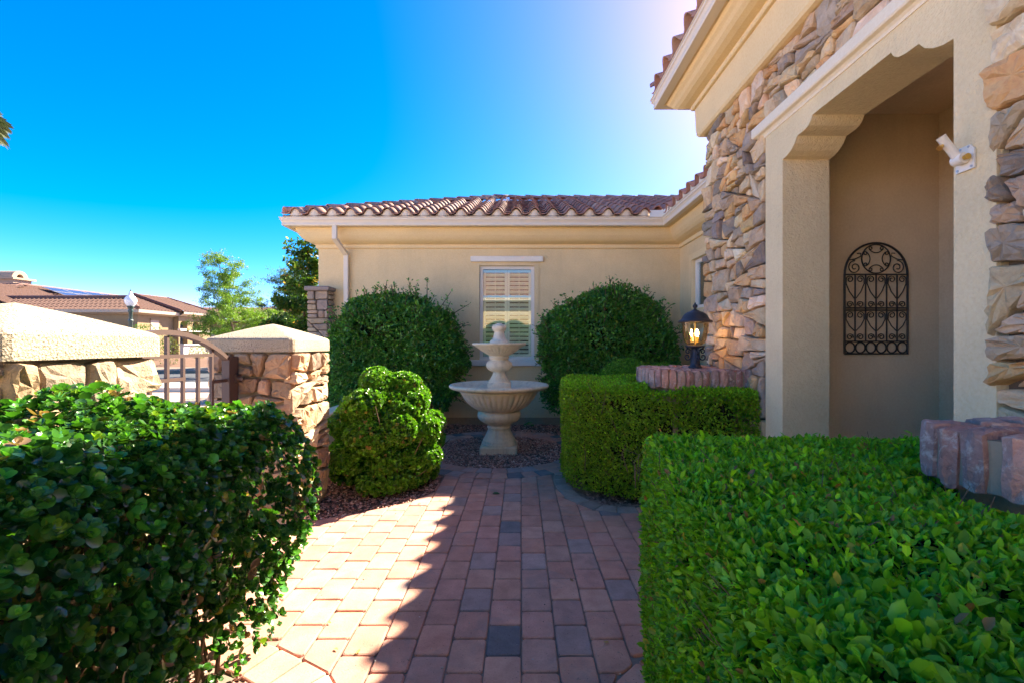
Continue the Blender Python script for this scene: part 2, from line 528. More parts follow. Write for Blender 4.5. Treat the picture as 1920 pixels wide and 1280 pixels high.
BED_L = ccw([(-.80,4.9),(-.82,4.15),(-.95,3.93),(-1.14,3.79),(-1.36,3.64),(-1.70,3.44),(-2.3,3.40),(-2.3,6.4),(-1.2,6.4)])
BED_R = ccw([(.52,4.9),(.47,4.55),(.485,4.28),(.55,4.03),(.66,3.88),(.84,3.81),(2.0,3.80),(2.0,6.4),(.9,6.4)])
BED_NL = ccw([(-2.3,2.28),(-1.35,2.14),(-1.087,2.035),(-.957,1.965),(-.797,1.875),(-.70,1.76),(-.66,1.6),(-.66,-2.5),(-2.3,-2.5)])
BED_NR = ccw([(2.0,2.12),(.8,2.08),(.564,2.0),(.433,1.89),(.369,1.816),(.31,1.7),(.28,1.5),(.28,-2.5),(2.0,-2.5)])
BRD = 0.15
FC = (-0.286, 5.88)
R_IN, R_MID, R_OUT = 0.89, 1.08, 1.27
def offset_poly(poly, d):
    """outline of a convex ccw polygon pushed outward"""
    poly = ccw(poly); n = len(poly); out = []
    for i in range(n):
        a, b, c = Vector(poly[i-1]), Vector(poly[i]), Vector(poly[(i+1) % n])
        d1, d2 = (b-a).normalized(), (c-b).normalized()
        n1, n2 = Vector((d1.y,-d1.x)), Vector((d2.y,-d2.x))
        q = (n1+n2)/(1+n1.dot(n2))
        out.append((b.x+q.x*d, b.y+q.y*d))
    return out
BED_R_OUT = offset_poly(BED_R, BRD)

def paver_mesh(poly, name='paver', h=0.05, b=0.006):
    poly = ccw(poly)
    pts = []
    n = len(poly)
    for i in range(n):
        p, q = poly[i], poly[(i+1) % n]
        L = math.hypot(q[0]-p[0], q[1]-p[1])
        t = min(0.3, 0.010/max(L, 1e-4))
        pts += [(p[0]+(q[0]-p[0])*t, p[1]+(q[1]-p[1])*t), (p[0]+(q[0]-p[0])*(1-t), p[1]+(q[1]-p[1])*(1-t))]
    m = len(pts)
    cx = sum(p[0] for p in pts)/m; cy = sum(p[1] for p in pts)/m
    ext = max(max(abs(p[0]-cx), abs(p[1]-cy)) for p in pts)
    s1 = 1-0.4*b/ext; s2 = 1-1.4*b/ext
    v = [(x, y, -h) for x, y in pts] + [(x, y, -b*1.3) for x, y in pts]
    v += [(cx+(x-cx)*s1, cy+(y-cy)*s1, -b*.45) for x, y in pts] + [(cx+(x-cx)*s2, cy+(y-cy)*s2, 0) for x, y in pts]
    f = [(r*m+i, r*m+(i+1) % m, (r+1)*m+(i+1) % m, (r+1)*m+i) for r in range(3) for i in range(m)]
    f.append(tuple(range(3*m, 4*m)))
    return v, f
path = MB()
path.add([(-2.3,1.0,-.012),(1.95,1.0,-.012),(1.95,3.9,-.012),(.68,3.9,-.012),(.68,4.9,-.012),(-.8,4.9,-.012),(-.8,4.0,-.012),(-1.75,3.45,-.012),(-2.3,3.45,-.012)],[(0,1,2,3,4,5,6,7,8)])
PATH = path.build('paved_path', M_SAND, kind='structure')

SALM = [(.54,.27,.195),(.57,.285,.20),(.50,.255,.19),(.57,.305,.22),(.53,.27,.205)]
PINK = [(.50,.28,.215),(.47,.265,.21),(.52,.30,.225)]
GREY = [(.42,.28,.24),(.44,.30,.255),(.38,.26,.225)]
DARK = [(.17,.155,.155),(.22,.195,.19)]
GREYB = [(.32,.265,.22),(.35,.29,.24),(.30,.25,.21)]
rp = random.Random(21)
def paver_col():
    u = rp.random()
    c = rp.choice(SALM if u < .84 else PINK if u < .93 else GREY if u < .985 else DARK)
    k = rp.uniform(.9, 1.1)
    return [x*k for x in c]
PW, PL = 0.158, 0.217
GAP = 0.0055
v, f = paver_mesh([(-PW/2+GAP/2,-PL/2+GAP/2),(PW/2-GAP/2,-PL/2+GAP/2),(PW/2-GAP/2,PL/2-GAP/2),(-PW/2+GAP/2,PL/2-GAP/2)])
PAV = []
for q in range(4):
    mb = MB(); mb.add([(x+rp.uniform(-.0012,.0012), y+rp.uniform(-.0012,.0012), z) for x, y, z in v], f)
    PAV.append(mb.mesh('paver'))
rest = MB()
force = {(-1, 9): DARK[0], (-2, 10): GREY[2], (0, 10): PINK[0], (1, 10): PINK[1], (3, 11): GREY[2], (2, 12): PINK[0], (2, 13): GREY[1], (-1, 14): GREY[2], (-2, 12): GREY[0], (-5, 11): GREY[1], (1, 13): PINK[2], (-1, 21): GREY[1]}
for k in range(-15, 12):
    for r in range(3, 23):
        y0 = r*PL + (0.141 if k % 2 == 0 else 0.028) - 0.0
        x0 = k*PW
        poly = [(x0+GAP/2,y0+GAP/2),(x0+PW-GAP/2,y0+GAP/2),(x0+PW-GAP/2,y0+PL-GAP/2),(x0+GAP/2,y0+PL-GAP/2)]
        cx, cy = x0+PW/2, y0+PL/2
        full = PW*PL
        for bed in (BED_L, BED_R_OUT, BED_NL, BED_NR):
            n = len(bed); best = None
            for i in range(n):
                a_, b_ = bed[i], bed[(i+1) % n]
                L = math.hypot(b_[0]-a_[0], b_[1]-a_[1])
                nx, ny = (b_[1]-a_[1])/L, -(b_[0]-a_[0])/L
                d = nx*(cx-a_[0])+ny*(cy-a_[1])
                if best is None or d > best[0]: best = (d, nx, ny, nx*a_[0]+ny*a_[1])
            if best[0] < 0.16 and len(poly) >= 3:
                poly = clip(poly, -best[1], -best[2], -best[3]-GAP*.5)
        dx, dy = cx-FC[0], cy-FC[1]; dd = math.hypot(dx, dy)
        if dd < R_OUT+.16 and len(poly) >= 3:
            dx /= dd; dy /= dd
            poly = clip(poly, -dx, -dy, -(dx*FC[0]+dy*FC[1]+R_OUT+GAP))
        if cy > 4.9 or len(poly) < 3 or abs(area(poly)) < .10*full: continue
        if cy < 0.7: continue
        if cx < -2.25: continue
        dz = rp.uniform(-.0018, .0018)
        if cx < -1.80 or cx > 1.25 or cy < 1.55:
            v, f = paver_mesh(poly); rest.add([(a, b, c+dz) for a, b, c in v], f); continue
        col = force.get((k, r)) or paver_col()
        T = Matrix.Translation((cx, cy, dz)) @ Matrix.Rotation(rp.uniform(-.006,.006), 4, 'X') @ Matrix.Rotation(rp.uniform(-.008,.008), 4, 'Y') @ Matrix.Rotation(rp.uniform(-.006,.006), 4, 'Z')
        if abs(area(poly)) > .985*(PW-GAP)*(PL-GAP):
            link('paver', PAV[rp.randrange(4)], M_PAVER, PATH, T, color=col)
        else:
            v, f = paver_mesh([(a-cx, b-cy) for a, b in poly])
            me = bpy.data.meshes.new('paver'); me.from_pydata(v, [], f)
            link('paver', me, M_PAVER, PATH, T, color=col)
if rest.f:
    rest.build('hidden_pavers', M_PAVER, PATH, kind='stuff', color=(.36,.22,.165))

def border(outer, width, i0, i1, step, cols, parent):
    """row of pavers just inside (width<0: outside) a polyline"""
    pts = [Vector(p) for p in outer[i0:i1]]
    L = [0]
    for a_, b_ in zip(pts, pts[1:]): L.append(L[-1]+(b_-a_).length)
    def at(t):
        for a_, b_, l0, l1 in zip(pts, pts[1:], L, L[1:]):
            if t <= l1+1e-9:
                d = (b_-a_).normalized(); return a_+d*(t-l0), Vector((d.y,-d.x))
        d = (pts[-1]-pts[-2]).normalized(); return pts[-1], Vector((d.y,-d.x))
    n = int(L[-1]/step); s_ = L[-1]/n
    for i in range(n):
        p, a_ = at(i*s_+GAP/2); q, b_ = at((i+1)*s_-GAP/2)
        # smoothed normals
        m0 = (at(max(0, i*s_-.05))[1]+at(min(L[-1], i*s_+.05))[1]).normalized()
        m1 = (at(max(0, (i+1)*s_-.05))[1]+at(min(L[-1], (i+1)*s_+.05))[1]).normalized()
        poly = [p, q, q-m1*width, p-m0*width]
        poly = [(x.x, x.y) for x in poly]
        if abs(area(poly)) < .003: continue
        c = centroid(poly)
        v, f = paver_mesh([(x-c[0], y-c[1]) for x, y in poly])
        me = bpy.data.meshes.new('paver'); me.from_pydata(v, [], f)
        k = rp.uniform(.9, 1.12)
        link('paver', me, M_PAVER, parent, Matrix.Translation((c[0], c[1], rp.uniform(-.001,.002))), color=[x*k for x in rp.choice(cols)])
bo = BED_R_OUT
order = sorted(range(len(bo)), key=lambda i: i)
# right bed outline, walked ccw from the porch side to the ring
def outline_between(poly, a, b):
    n = len(poly)
    ia = min(range(n), key=lambda i: (poly[i][0]-a[0])**2+(poly[i][1]-a[1])**2)
    ib = min(range(n), key=lambda i: (poly[i][0]-b[0])**2+(poly[i][1]-b[1])**2)
    out = [poly[ia]]; i = ia
    while i != ib:
        i = (i+1) % n; out.append(poly[i])
    return out
def dens(pts): return pts
ro = outline_between(BED_R_OUT, (.40,4.9), (2.0,3.65))
if len(ro) > 7: ro = outline_between(BED_R_OUT, (2.0,3.65), (.40,4.9))
ro = [(min(p[0], 1.5), p[1]) for p in ro]
border(ro, BRD-GAP, 0, len(ro), .175, GREYB+[SALM[1]], PATH)
lo = outline_between(BED_NL, (-.66,1.2), (-2.3,2.28))
if lo[0][1] < 0: lo[0] = (-.66, 1.0)
border([p for p in lo if p[1] > .9], .185, 0, 99, .15, SALM+[PINK[2]], PATH)
no = outline_between(BED_NR, (2.0,2.12), (.28,-2.5))
no = [(min(p[0], 1.3), max(p[1], 1.0)) for p in no]
border(no, .185, 0, len(no), .16, SALM+GREY+[PINK[0]], PATH)

# ring of pavers round the fountain
ring = MB(); n = 96
vv = [(FC[0]+r*math.cos(2*math.pi*i/n), FC[1]+r*math.sin(2*math.pi*i/n), -.011) for r in (R_IN, R_OUT) for i in range(n)]
ring.add(vv, [(i, (i+1) % n, n+(i+1) % n, n+i) for i in range(n)])
RING = ring.build('paved_ring', M_SAND, kind='structure')
for r0, r1, n, ph in ((R_IN, R_MID, 38, .3), (R_MID, R_OUT, 46, .12)):
    dphi = 2*math.pi/n; e = GAP/2
    pol = [((r0+e)*math.cos(t), (r0+e)*math.sin(t)) for t in (-dphi/2+e/r0, dphi/2-e/r0)] + [((r1-e)*math.cos(t), (r1-e)*math.sin(t)) for t in (dphi/2-e/r1, -dphi/2+e/r1)]
    c0 = (r0+r1)/2
    v, f = paver_mesh([(x-c0, y) for x, y in pol]); mb = MB(); mb.add(v, f); me = mb.mesh('paver')
    for i in range(n):
        t = ph + i*dphi
        T = Matrix.Translation((FC[0]+c0*math.cos(t), FC[1]+c0*math.sin(t), rp.uniform(-.001,.002))) @ Matrix.Rotation(t, 4, 'Z') @ Matrix.Rotation(rp.uniform(-.01,.01), 4, 'Y')
        u = rp.random()
        c = rp.choice(SALM if u < .5 else PINK if u < .68 else GREY if u < .88 else DARK)
        link('paver', me, M_PAVER, RING, T, color=c)

# loose stone chips
def chips(name, pts, size, pal, z=-.012, label=None):
    N = len(pts)
    base = np.array([(1,0,0),(0,1,0),(-1,0,0),(0,-1,0),(0,0,.7),(0,0,-.7)], float)
    tri = np.array([(0,1,4),(1,2,4),(2,3,4),(3,0,4),(1,0,5),(2,1,5),(3,2,5),(0,3,5)])
    v = base[None]*(1+NP.uniform(-.4,.4,(N,6,3)))
    v *= (size*NP.uniform(.5,1.35,N))[:,None,None]*np.stack([np.ones(N), NP.uniform(.5,.9,N), NP.uniform(.35,.7,N)], 1)[:,None]
    a = NP.uniform(0, 6.283, N); b = NP.normal(0, .35, N)
    ca, sa, cb, sb = np.cos(a), np.sin(a), np.cos(b), np.sin(b)
    Rm = np.zeros((N,3,3)); Rm[:,0,0]=ca; Rm[:,0,1]=-sa*cb; Rm[:,0,2]=sa*sb; Rm[:,1,0]=sa; Rm[:,1,1]=ca*cb; Rm[:,1,2]=-ca*sb; Rm[:,2,1]=sb; Rm[:,2,2]=cb
    v = np.einsum('nij,nkj->nki', Rm, v)
    p3 = np.concatenate([pts, (z+NP.uniform(0,.012,N))[:,None]], 1)
    v = v + p3[:,None]
    pal = np.array(pal); col = pal[NP.integers(0,len(pal),N)]*NP.uniform(.7,1.25,(N,1))
    return np_mesh(name, v.reshape(-1,3), (tri[None]+6*np.arange(N)[:,None,None]).reshape(-1,3), np.repeat(col,6,0), M_CHIP, kind='stuff', label=label)
def np_mesh(name, v, tri, col, mat, parent=None, smooth=False, **kw):
    me = bpy.data.meshes.new(name)
    nv, nf = len(v), len(tri)
    me.vertices.add(nv); me.vertices.foreach_set('co', np.ascontiguousarray(v, dtype=np.float32).ravel())
    me.loops.add(nf*3); me.loops.foreach_set('vertex_index', np.ascontiguousarray(tri, dtype=np.int32).ravel())
    me.polygons.add(nf); me.polygons.foreach_set('loop_start', np.arange(0, nf*3, 3, dtype=np.int32))
    try: me.polygons.foreach_set('loop_total', np.full(nf, 3, dtype=np.int32))
    except Exception: pass
    at = me.attributes.new('tint', 'FLOAT_COLOR', 'POINT')
    at.data.foreach_set('color', np.concatenate([col, np.ones((nv,1))], 1).astype(np.float32).ravel())
    me.polygons.foreach_set('use_smooth', np.full(nf, smooth))
    me.update(calc_edges=True)
    return link(name, me, mat, parent, **kw)
def in_poly(poly, P):
    poly = ccw(poly); ok = np.ones(len(P), bool); n = len(poly)
    for i in range(n):
        a, b = poly[i], poly[(i+1) % n]
        ok &= ((b[0]-a[0])*(P[:,1]-a[1])-(b[1]-a[1])*(P[:,0]-a[0])) >= 0
    return ok
RED = [(.50,.225,.17),(.56,.29,.22),(.42,.19,.145),(.60,.36,.29),(.46,.235,.185),(.27,.16,.13),(.66,.46,.38)]
a = NP.uniform(0, 6.283, 6500); r = R_IN*.995*np.sqrt(NP.uniform(0, 1, 6500))
chips('fountain_gravel', np.stack([FC[0]+r*np.cos(a), FC[1]+r*np.sin(a)], 1), .0135, RED, label='crushed red gravel filling the paver ring under the fountain')
P = np.stack([NP.uniform(-2.2,-.6,9000), NP.uniform(3.4,6.2,9000)], 1)
P = P[in_poly(BED_L, P) & (np.hypot(P[:,0]-FC[0], P[:,1]-FC[1]) > R_OUT+.01)]
chips('bed_gravel', P, .014, RED, label='crushed red gravel under the bright round-leaved bush by the stone pier')
P = np.stack([NP.uniform(.4,2.0,8000), NP.uniform(3.75,6.2,8000)], 1)
P = P[in_poly(BED_R, P) & (np.hypot(P[:,0]-FC[0], P[:,1]-FC[1]) > R_OUT+.01)]
chips('hedge_bed_gravel', P, .014, [(.2,.13,.11),(.25,.17,.14),(.15,.10,.085),(.30,.22,.19)], label='brown gravel mulch at the foot of the box-cut hedge beside the lantern')
P = np.stack([NP.uniform(-2.2,2.6,9000), NP.uniform(6.1,7.76,9000)], 1)
P = P[np.hypot(P[:,0]-FC[0], P[:,1]-FC[1]) > R_OUT+.01]
chips('wall_bed_gravel', P, .015, RED, label='dark red gravel strip along the foot of the window wall')
P = np.stack([NP.uniform(-2.2,-.7,3500), NP.uniform(0.2,2.2,3500)], 1)
P = P[in_poly(inset(BED_NL, .19), P)]
chips('near_bed_gravel', P, .014, RED, label='red gravel under the big dark jade-leaved bush')
# a few loose bits on the paving
lp = np.array([(-.62,1.93),(-.40,2.02),(-.33,1.90),(-.02,2.04),(.12,2.35),(-.55,2.5),(-.72,2.3),(-.9,2.6),(.2,2.02),(-.5,2.02),(-.25,2.2),(.05,1.95),(-1.05,2.55),(-.75,3.55),(-1.0,3.62),(-.9,3.7)])
chips('loose_pebbles', np.concatenate([lp, lp+NP.normal(0,.3,lp.shape)*[1,.5]]), .0055, [(.5,.42,.36),(.3,.2,.16),(.6,.52,.45)], z=.001, label='a few pale pebbles scattered on the paved path')

# ------------------------------------------------------------------ the house
HOUSE = thing('house', (0, 7.83, 0), 'tan stucco house with stone entry tower, arched porch and brown barrel tile roof', 'house')
WY, WX, TX, TY = 7.83, 2.73, 1.95, 4.66       # window wall, side wing wall, tower face, tower far face
# window wall with an opening
wl = MB()
wx0, wx1, wz0, wz1 = -.72, .225, 1.09, 2.70
wl.box(-3.49, wx0, WY, WY+.2, 0.10, 3.40); wl.box(wx1, WX+.2, WY, WY+.2, 0.10, 3.40)
wl.box(wx0, wx1, WY, WY+.2, 0.10, wz0); wl.box(wx0, wx1, WY, WY+.2, wz1, 3.40)
wl.box(-3.49, -3.29, WY+.2, 14.0, 0.10, 3.40)
wl.build('window_wall', M_STUCCO, HOUSE)
fo = MB(); fo.box(-3.47, WX, WY+.012, WY+.19, -.05, .0975); fo.box(-3.47, -3.3, WY+.19, 14, -.05, .0975); fo.build('foundation', stucco('foundation_paint', (.43,.32,.21), 60, .3), HOUSE)
sw = MB()
yw0, yw1, zw0, zw1 = 6.0, 7.22, 1.90, 2.68
sw.box(WX, WX+.2, TY, yw0, .0, 3.40); sw.box(WX, WX+.2, yw1, WY, .0, 3.40); sw.box(WX, WX+.2, yw0, yw1, 0, zw0); sw.box(WX, WX+.2, yw0, yw1, zw1, 3.40)
sw.build('side_wall', M_STUCCO, HOUSE)
# cornice and gutter of the main wing
EAVE = [(-3.49, 13.0), (-3.49, WY), (WX, WY), (WX, TY)]
cor = [(0, 2.995), (.028, 2.995), (.035, 3.004), (.035, 3.052), (.03, 3.06), (.055, 3.066), (.10, 3.076), (.155, 3.10), (.195, 3.135), (.225, 3.175), (.245, 3.215), (.262, 3.26), (.268, 3.292), (.0, 3.292)]
MB().sweep(EAVE, cor).build('cornice', M_CORNICE, HOUSE, smooth=False)
MB().sweep(EAVE, [(.0, 3.294), (.34, 3.294), (.34, 3.40), (.0, 3.40)]).build('soffit', M_CORNICE, HOUSE)
gut = [(.345, 3.285), (.412, 3.285), (.418, 3.30), (.414, 3.335), (.428, 3.365), (.440, 3.372), (.440, 3.405), (.452, 3.407), (.452, 3.416), (.345, 3.416)]
MB().sweep(EAVE, gut, True, True).build('gutter', M_GUTTER, HOUSE)
ds = MB()
ds.bbox(-3.085, -3.005, 7.40, 7.455, 3.06, 3.284, .008)
ds.add([(-3.085,7.40,3.06),(-3.005,7.40,3.06),(-3.005,7.455,3.09),(-3.085,7.455,3.09),(-3.03,7.74,2.86),(-2.95,7.74,2.86),(-2.95,7.79,2.90),(-3.03,7.79,2.90)],[(0,1,5,4),(1,2,6,5),(2,3,7,6),(3,0,4,7)])
ds.bbox(-3.03, -2.95, 7.745, 7.80, .05, 2.90, .008)
ds.build('downspout', M_GUTTER, HOUSE)

# ---- tile roofs
TAMP = .054
def tile_mesh(w=.305, L=.42, amp=TAMP, rows=2, name='tile'):
    """S tile: v runs up the slope, front edge at v=0"""
    prof = []
    K = 12
    for i in range(K+1):
        t = i/K
        if t < .42: h = -.35*amp*math.sin(math.pi*t/.42)
        else: h = amp*1.55*max(0.0, math.sin(math.pi*(t-.42)/.58))**.9
        prof.append(((t-.5)*w*1.03, h))
    th = .014
    v = []
    for y, dz in ((0, 0.030), (L, 0.0)):
        v += [(x, y, h+dz) for x, h in prof]
    v += [(x, 0.004, h+.030-th) for x, h in prof] + [(x, L, h-th) for x, h in prof]
    n = K+1
    f = [(i, i+1, n+i+1, n+i) for i in range(K)] + [(2*n+i, 2*n+i+1, i+1, i) for i in range(K)] + [(3*n+i, 3*n+i+1, 2*n+i+1, 2*n+i) for i in range(K)]
    f += [(0, n, 3*n, 2*n), (K, 2*n+K, 3*n+K, n+K)]
    mb = MB(); mb.add(v, f)
    return mb.mesh(name, True)
TILE = tile_mesh()
TCOL = [(.37,.19,.145),(.40,.215,.165),(.33,.165,.13),(.44,.25,.195),(.38,.20,.165),(.46,.29,.22)]
rt = random.Random(5)
def tile_col(): 
    k = rt.uniform(.85, 1.12); return [x*k for x in rt.choice(TCOL)]
SL = .385; SA = math.atan(SL); CW = .30; CL = .345
def frame(org, along, up_h):
    """matrix: x along the eave, y up the slope, z off the roof"""
    x = Vector(along).normalized(); h = Vector(up_h).normalized()
    y = (h*math.cos(SA) + Vector((0,0,1))*math.sin(SA)).normalized(); z = x.cross(y)
    return Matrix(((x.x,y.x,z.x,org[0]),(x.y,y.y,z.y,org[1]),(x.z,y.z,z.z,org[2]),(0,0,0,1)))
def lay_tiles(parent, F, ncol, nrow, keep, u0=0.0, mat=M_TILE):
    for r in range(nrow):
        for c in range(ncol):
            u = u0+(c+.5)*CW; vv_ = r*CL
            if keep(u, vv_):
                T = F @ Matrix.Translation((u+rt.uniform(-.004,.004), vv_+rt.uniform(-.006,.006), .012)) @ Matrix.Rotation(rt.uniform(-.008,.008), 4, 'Z')
                link('tile', TILE, mat, parent, T, color=tile_col())
def hip_caps(parent, p, q, n=None, rad=.105, name='hip_tile'):
    p, q = Vector(p), Vector(q); d = (q-p); L = d.length; d.normalize()
    n = n or int(L/.36); st = L/n
    x = d.cross(Vector((0,0,1))).normalized(); z = x.cross(d)
    mb = MB(); K = 8; v = []
    for y, rr, dz in ((-.04, rad, .012), (st+.03, rad*.86, -.012)):
        v += [(rr*math.cos(math.pi*i/K), y, rr*.85*math.sin(math.pi*i/K)-.02+dz) for i in range(K+1)]
    for y, rr, dz in ((-.04, rad-.016, .012), (st+.03, rad*.86-.016, -.012)):
        v += [(rr*math.cos(math.pi*i/K), y, rr*.85*math.sin(math.pi*i/K)-.02+dz) for i in range(K+1)]
    m = K+1
    f = [(i+1, i, m+i, m+i+1) for i in range(K)] + [(i, i+1, 2*m+i+1, 2*m+i) for i in range(K)] + [(2*m+i, 2*m+i+1, 3*m+i+1, 3*m+i) for i in range(K)]
    mb.add(v, f); me = mb.mesh(name, True)
    for i in range(n):
        o_ = p+d*(i*st)
        T = Matrix(((x.x,d.x,z.x,o_.x),(x.y,d.y,z.y,o_.y),(x.z,d.z,z.z,o_.z),(0,0,0,1)))
        link(name, me, M_TILE, parent, T, color=tile_col())
EZ = 3.44
ex0, ey = -3.90, 7.40                       # tile edge at the corner
RT_ = 3.55                                  # run to the ridge
deck = MB()
apx = (ex0+RT_, ey+RT_, EZ+RT_*SL)
vx = 2.31                                    # valley at the inner corner
deck.add([(ex0,ey,EZ),(vx,ey,EZ),(vx+RT_,ey+RT_,apx[2]),apx,(ex0,ey+8,EZ),(apx[0],ey+8,apx[2])],[(0,1,2,3),(4,0,3,5)])
deck.add([(vx,ey,EZ),(vx,TY-.3,EZ),(vx+4.2,TY-.3,EZ+4.2*SL),(vx+4.2,ey+4.2,EZ+4.2*SL)],[(1,0,3,2)])
deck.add([(vx+RT_,ey+RT_,apx[2]),apx,(apx[0],ey+2*RT_,EZ),(vx+RT_,ey+2*RT_,EZ)],[(0,1,2,3)])
ROOF = deck.build('main_roof', M_TILE, HOUSE, color=(.2,.1,.08))
F = frame((ex0, ey, EZ+.01), (1,0,0), (0,1,0))
ca = math.cos(SA)
lay_tiles(ROOF, F, 30, 11, lambda u, t: u > t*ca+.02 and u < (vx-ex0)+t*ca-.10 and (ex0+u) < 4.3)
F2 = frame((vx, ey, EZ+.01), (0,-1,0), (1,0,0))
lay_tiles(ROOF, F2, 9, 5, lambda u, t: u > -t*ca+.12, 0.05)
hip_caps(ROOF, (ex0+.06, ey+.06, EZ+.085), (apx[0], apx[1], apx[2]+.085))
hip_caps(ROOF, (apx[0]+.1, apx[1], apx[2]+.06), (4.4, apx[1], apx[2]+.06), None, .10, 'ridge_tile')
cl = MB()
def wavy(F_, length, z0):
    pts = []
    for c in range(int(length/CW)+1):
        for i in range(10):
            t = i/10
            h = -.35*TAMP*math.sin(math.pi*t/.42) if t < .42 else TAMP*1.55*max(0.0, math.sin(math.pi*(t-.42)/.58))**.9
            u = (c+t)*CW
            if u > length: break
            a = F_ @ Vector((u, .05, h+.006)); pts.append(a)
    m = len(pts)
    cl.add([tuple(a) for a in pts]+[(a.x, a.y, z0) for a in pts], [(i, i+1, m+i+1, m+i) for i in range(m-1)])
wavy(F, vx-ex0, 3.40); wavy(frame((vx, ey-.05, EZ+.01), (0,-1,0), (1,0,0)), 2.6, 3.40)
cl.build('eave_closure', M_GUTTER, HOUSE)
cp = MB(); cp.box(vx-.22, vx+.012, ey+.0, ey+.012, 3.42, 3.53); cp.box(vx, vx+.012, ey-.22, ey, 3.42, 3.53); cp.build('splash_guard', M_WHITE, HOUSE)

# ---- window in the long wall (shutters behind the glass)
WIN = MB()
def rect_frame(mb, x0, x1, z0, z1, t, y0, y1):
    mb.box(x0, x0+t, y0, y1, z0, z1); mb.box(x1-t, x1, y0, y1, z0, z1)
    mb.box(x0+t, x1-t, y0, y1, z0, z0+t); mb.box(x0+t, x1-t, y0, y1, z1-t, z1)
rect_frame(WIN, wx0+.001, wx1-.001, wz0+.001, wz1-.001, .055, WY+.035, WY+.12)
W1 = WIN.build('window', M_TRIM, HOUSE, label='window with plantation shutters behind the fountain')
MB().box(wx0+.056, wx1-.056, WY+.060, WY+.064, wz0+.056, wz1-.056).build('pane', M_PANE, W1)
sh = MB()
mx = (wx0+wx1)/2
for x0, x1 in ((wx0+.058, mx-.002), (mx+.002, wx1-.058)):
    rect_frame(sh, x0, x1, wz0+.058, wz1-.058, .042, WY+.125, WY+.155)
    sh.box(x0+.043, x1-.043, WY+.125, WY+.155, 1.86, 1.92)
sh.build('shutter_frame', M_SHUTTER, W1)
slat = MB(); slw = (mx-.002-.043)-(wx0+.058+.043)
slat.bbox(-slw/2, slw/2, -.032, .032, -.005, .005, .003); sme = slat.mesh('shutter_slat')
for x0, x1 in ((wx0+.058, mx-.002), (mx+.002, wx1-.058)):
    for zz0, zz1, n in ((wz0+.105, 1.855, 9), (1.925, wz1-.105, 9)):
        for i in range(n):
            z = zz0+(i+.5)*(zz1-zz0)/n
            link('shutter_slat', sme, M_SHUTTER, W1, Matrix.Translation(((x0+x1)/2, WY+.142, z)) @ Matrix.Rotation(math.radians(-52), 4, 'X'))
    MB().box((x0+x1)/2-.005, (x0+x1)/2+.005, WY+.100, WY+.108, wz0+.1, wz1-.1).build('tilt_rod', M_SHUTTER, W1)
MB().box(wx0-.1, wx1+.1, WY+.21, WY+.9, .6, 3.0).build('dark_backing', M_UNLIT_DARK, HOUSE)  # solid dark box standing in for the unlit room, stops light leaks
MB().bbox(-.87, .375, WY-.055, WY+.0, 2.762, 2.858, .010).build('lintel', M_TRIM, HOUSE)
MB().bbox(-.872, .372, WY-.065, WY+.0, .985, 1.088, .010).build('sill', M_TRIM, HOUSE)
# flat stucco band round the window
bd = MB(); 
bd.box(wx0-.075, wx0, WY-.012, WY+.03, wz0, wz1); bd.box(wx1, wx1+.075, WY-.012, WY+.03, wz0, wz1); bd.box(wx0-.075, wx1+.075, WY-.012, WY+.03, wz1, wz1+.061)
bd.build('window_band', M_STUCCO, HOUSE)

# ---- window in the side wall
s2 = MB()
for y0, y1, z0, z1 in ((yw0+.001, yw0+.07, zw0+.001, zw1-.001), (yw1-.07, yw1-.001, zw0+.001, zw1-.001), (yw0+.07, yw1-.07, zw0+.001, zw0+.06), (yw0+.07, yw1-.07, zw1-.06, zw1-.001)):
    s2.box(WX+.03, WX+.12, y0, y1, z0, z1)
W2 = s2.build('window', M_WHITE, HOUSE, label='small high window beside the stone tower corner')
MB().box(WX+.06, WX+.064, yw0+.071, yw1-.071, zw0+.061, zw1-.061).build('pane', M_PANE, W2)
s3 = MB()
s3.box(WX+.13, WX+.16, yw1-.125, yw1-.075, zw0+.065, zw1-.065); s3.box(WX+.13, WX+.16, yw0+.075, yw0+.125, zw0+.065, zw1-.065)
s3.box(WX+.13, WX+.16, 6.58, 6.64, zw0+.065, zw1-.065)
s3.build('shutter_frame', M_SHUTTER, W2)
sl2 = MB(); sl2.bbox(-.005, .005, -.215, .215, -.03, .03, .003); sl2m = sl2.mesh('shutter_slat')
for yc in (6.867, 6.353):
    for i in range(9):
        link('shutter_slat', sl2m, M_SHUTTER, W2, Matrix.Translation((WX+.145, yc, zw0+.10+i*.072)) @ Matrix.Rotation(math.radians(35), 4, 'Y'))
MB().box(WX+.21, WX+.7, yw0-.1, yw1+.1, 1.7, 2.9).build('dark_backing', M_UNLIT_DARK, HOUSE)
rb = MB()
rb.box(WX-.035, WX, yw1+.001, yw1+.10, zw0-.10, zw1+.10); rb.box(WX-.035, WX, yw0, yw1, zw1, zw1+.10); rb.box(WX-.05, WX, yw0-.1, yw1, zw0-.08, zw0)
rb.build('window_band', M_CORNICE, HOUSE)

# ---- entry tower
tw = MB()
AY0, AY1, AZT = 1.82, 3.54, 2.97
tw.box(TX, TX+.29, AY1, TY, 0, 4.05); tw.box(TX, TX+.29, -.6, AY0, 0, 4.05); tw.box(TX+.29, 7.0, -.6, -.35, 0, 4.05); tw.box(TX, TX+.29, AY0, AY1, AZT, 4.05)
tw.box(TX+.29, 7.0, TY-.25, TY, 0, 4.05)
TOWER = tw.build('tower_wall', M_MORTAR, HOUSE)
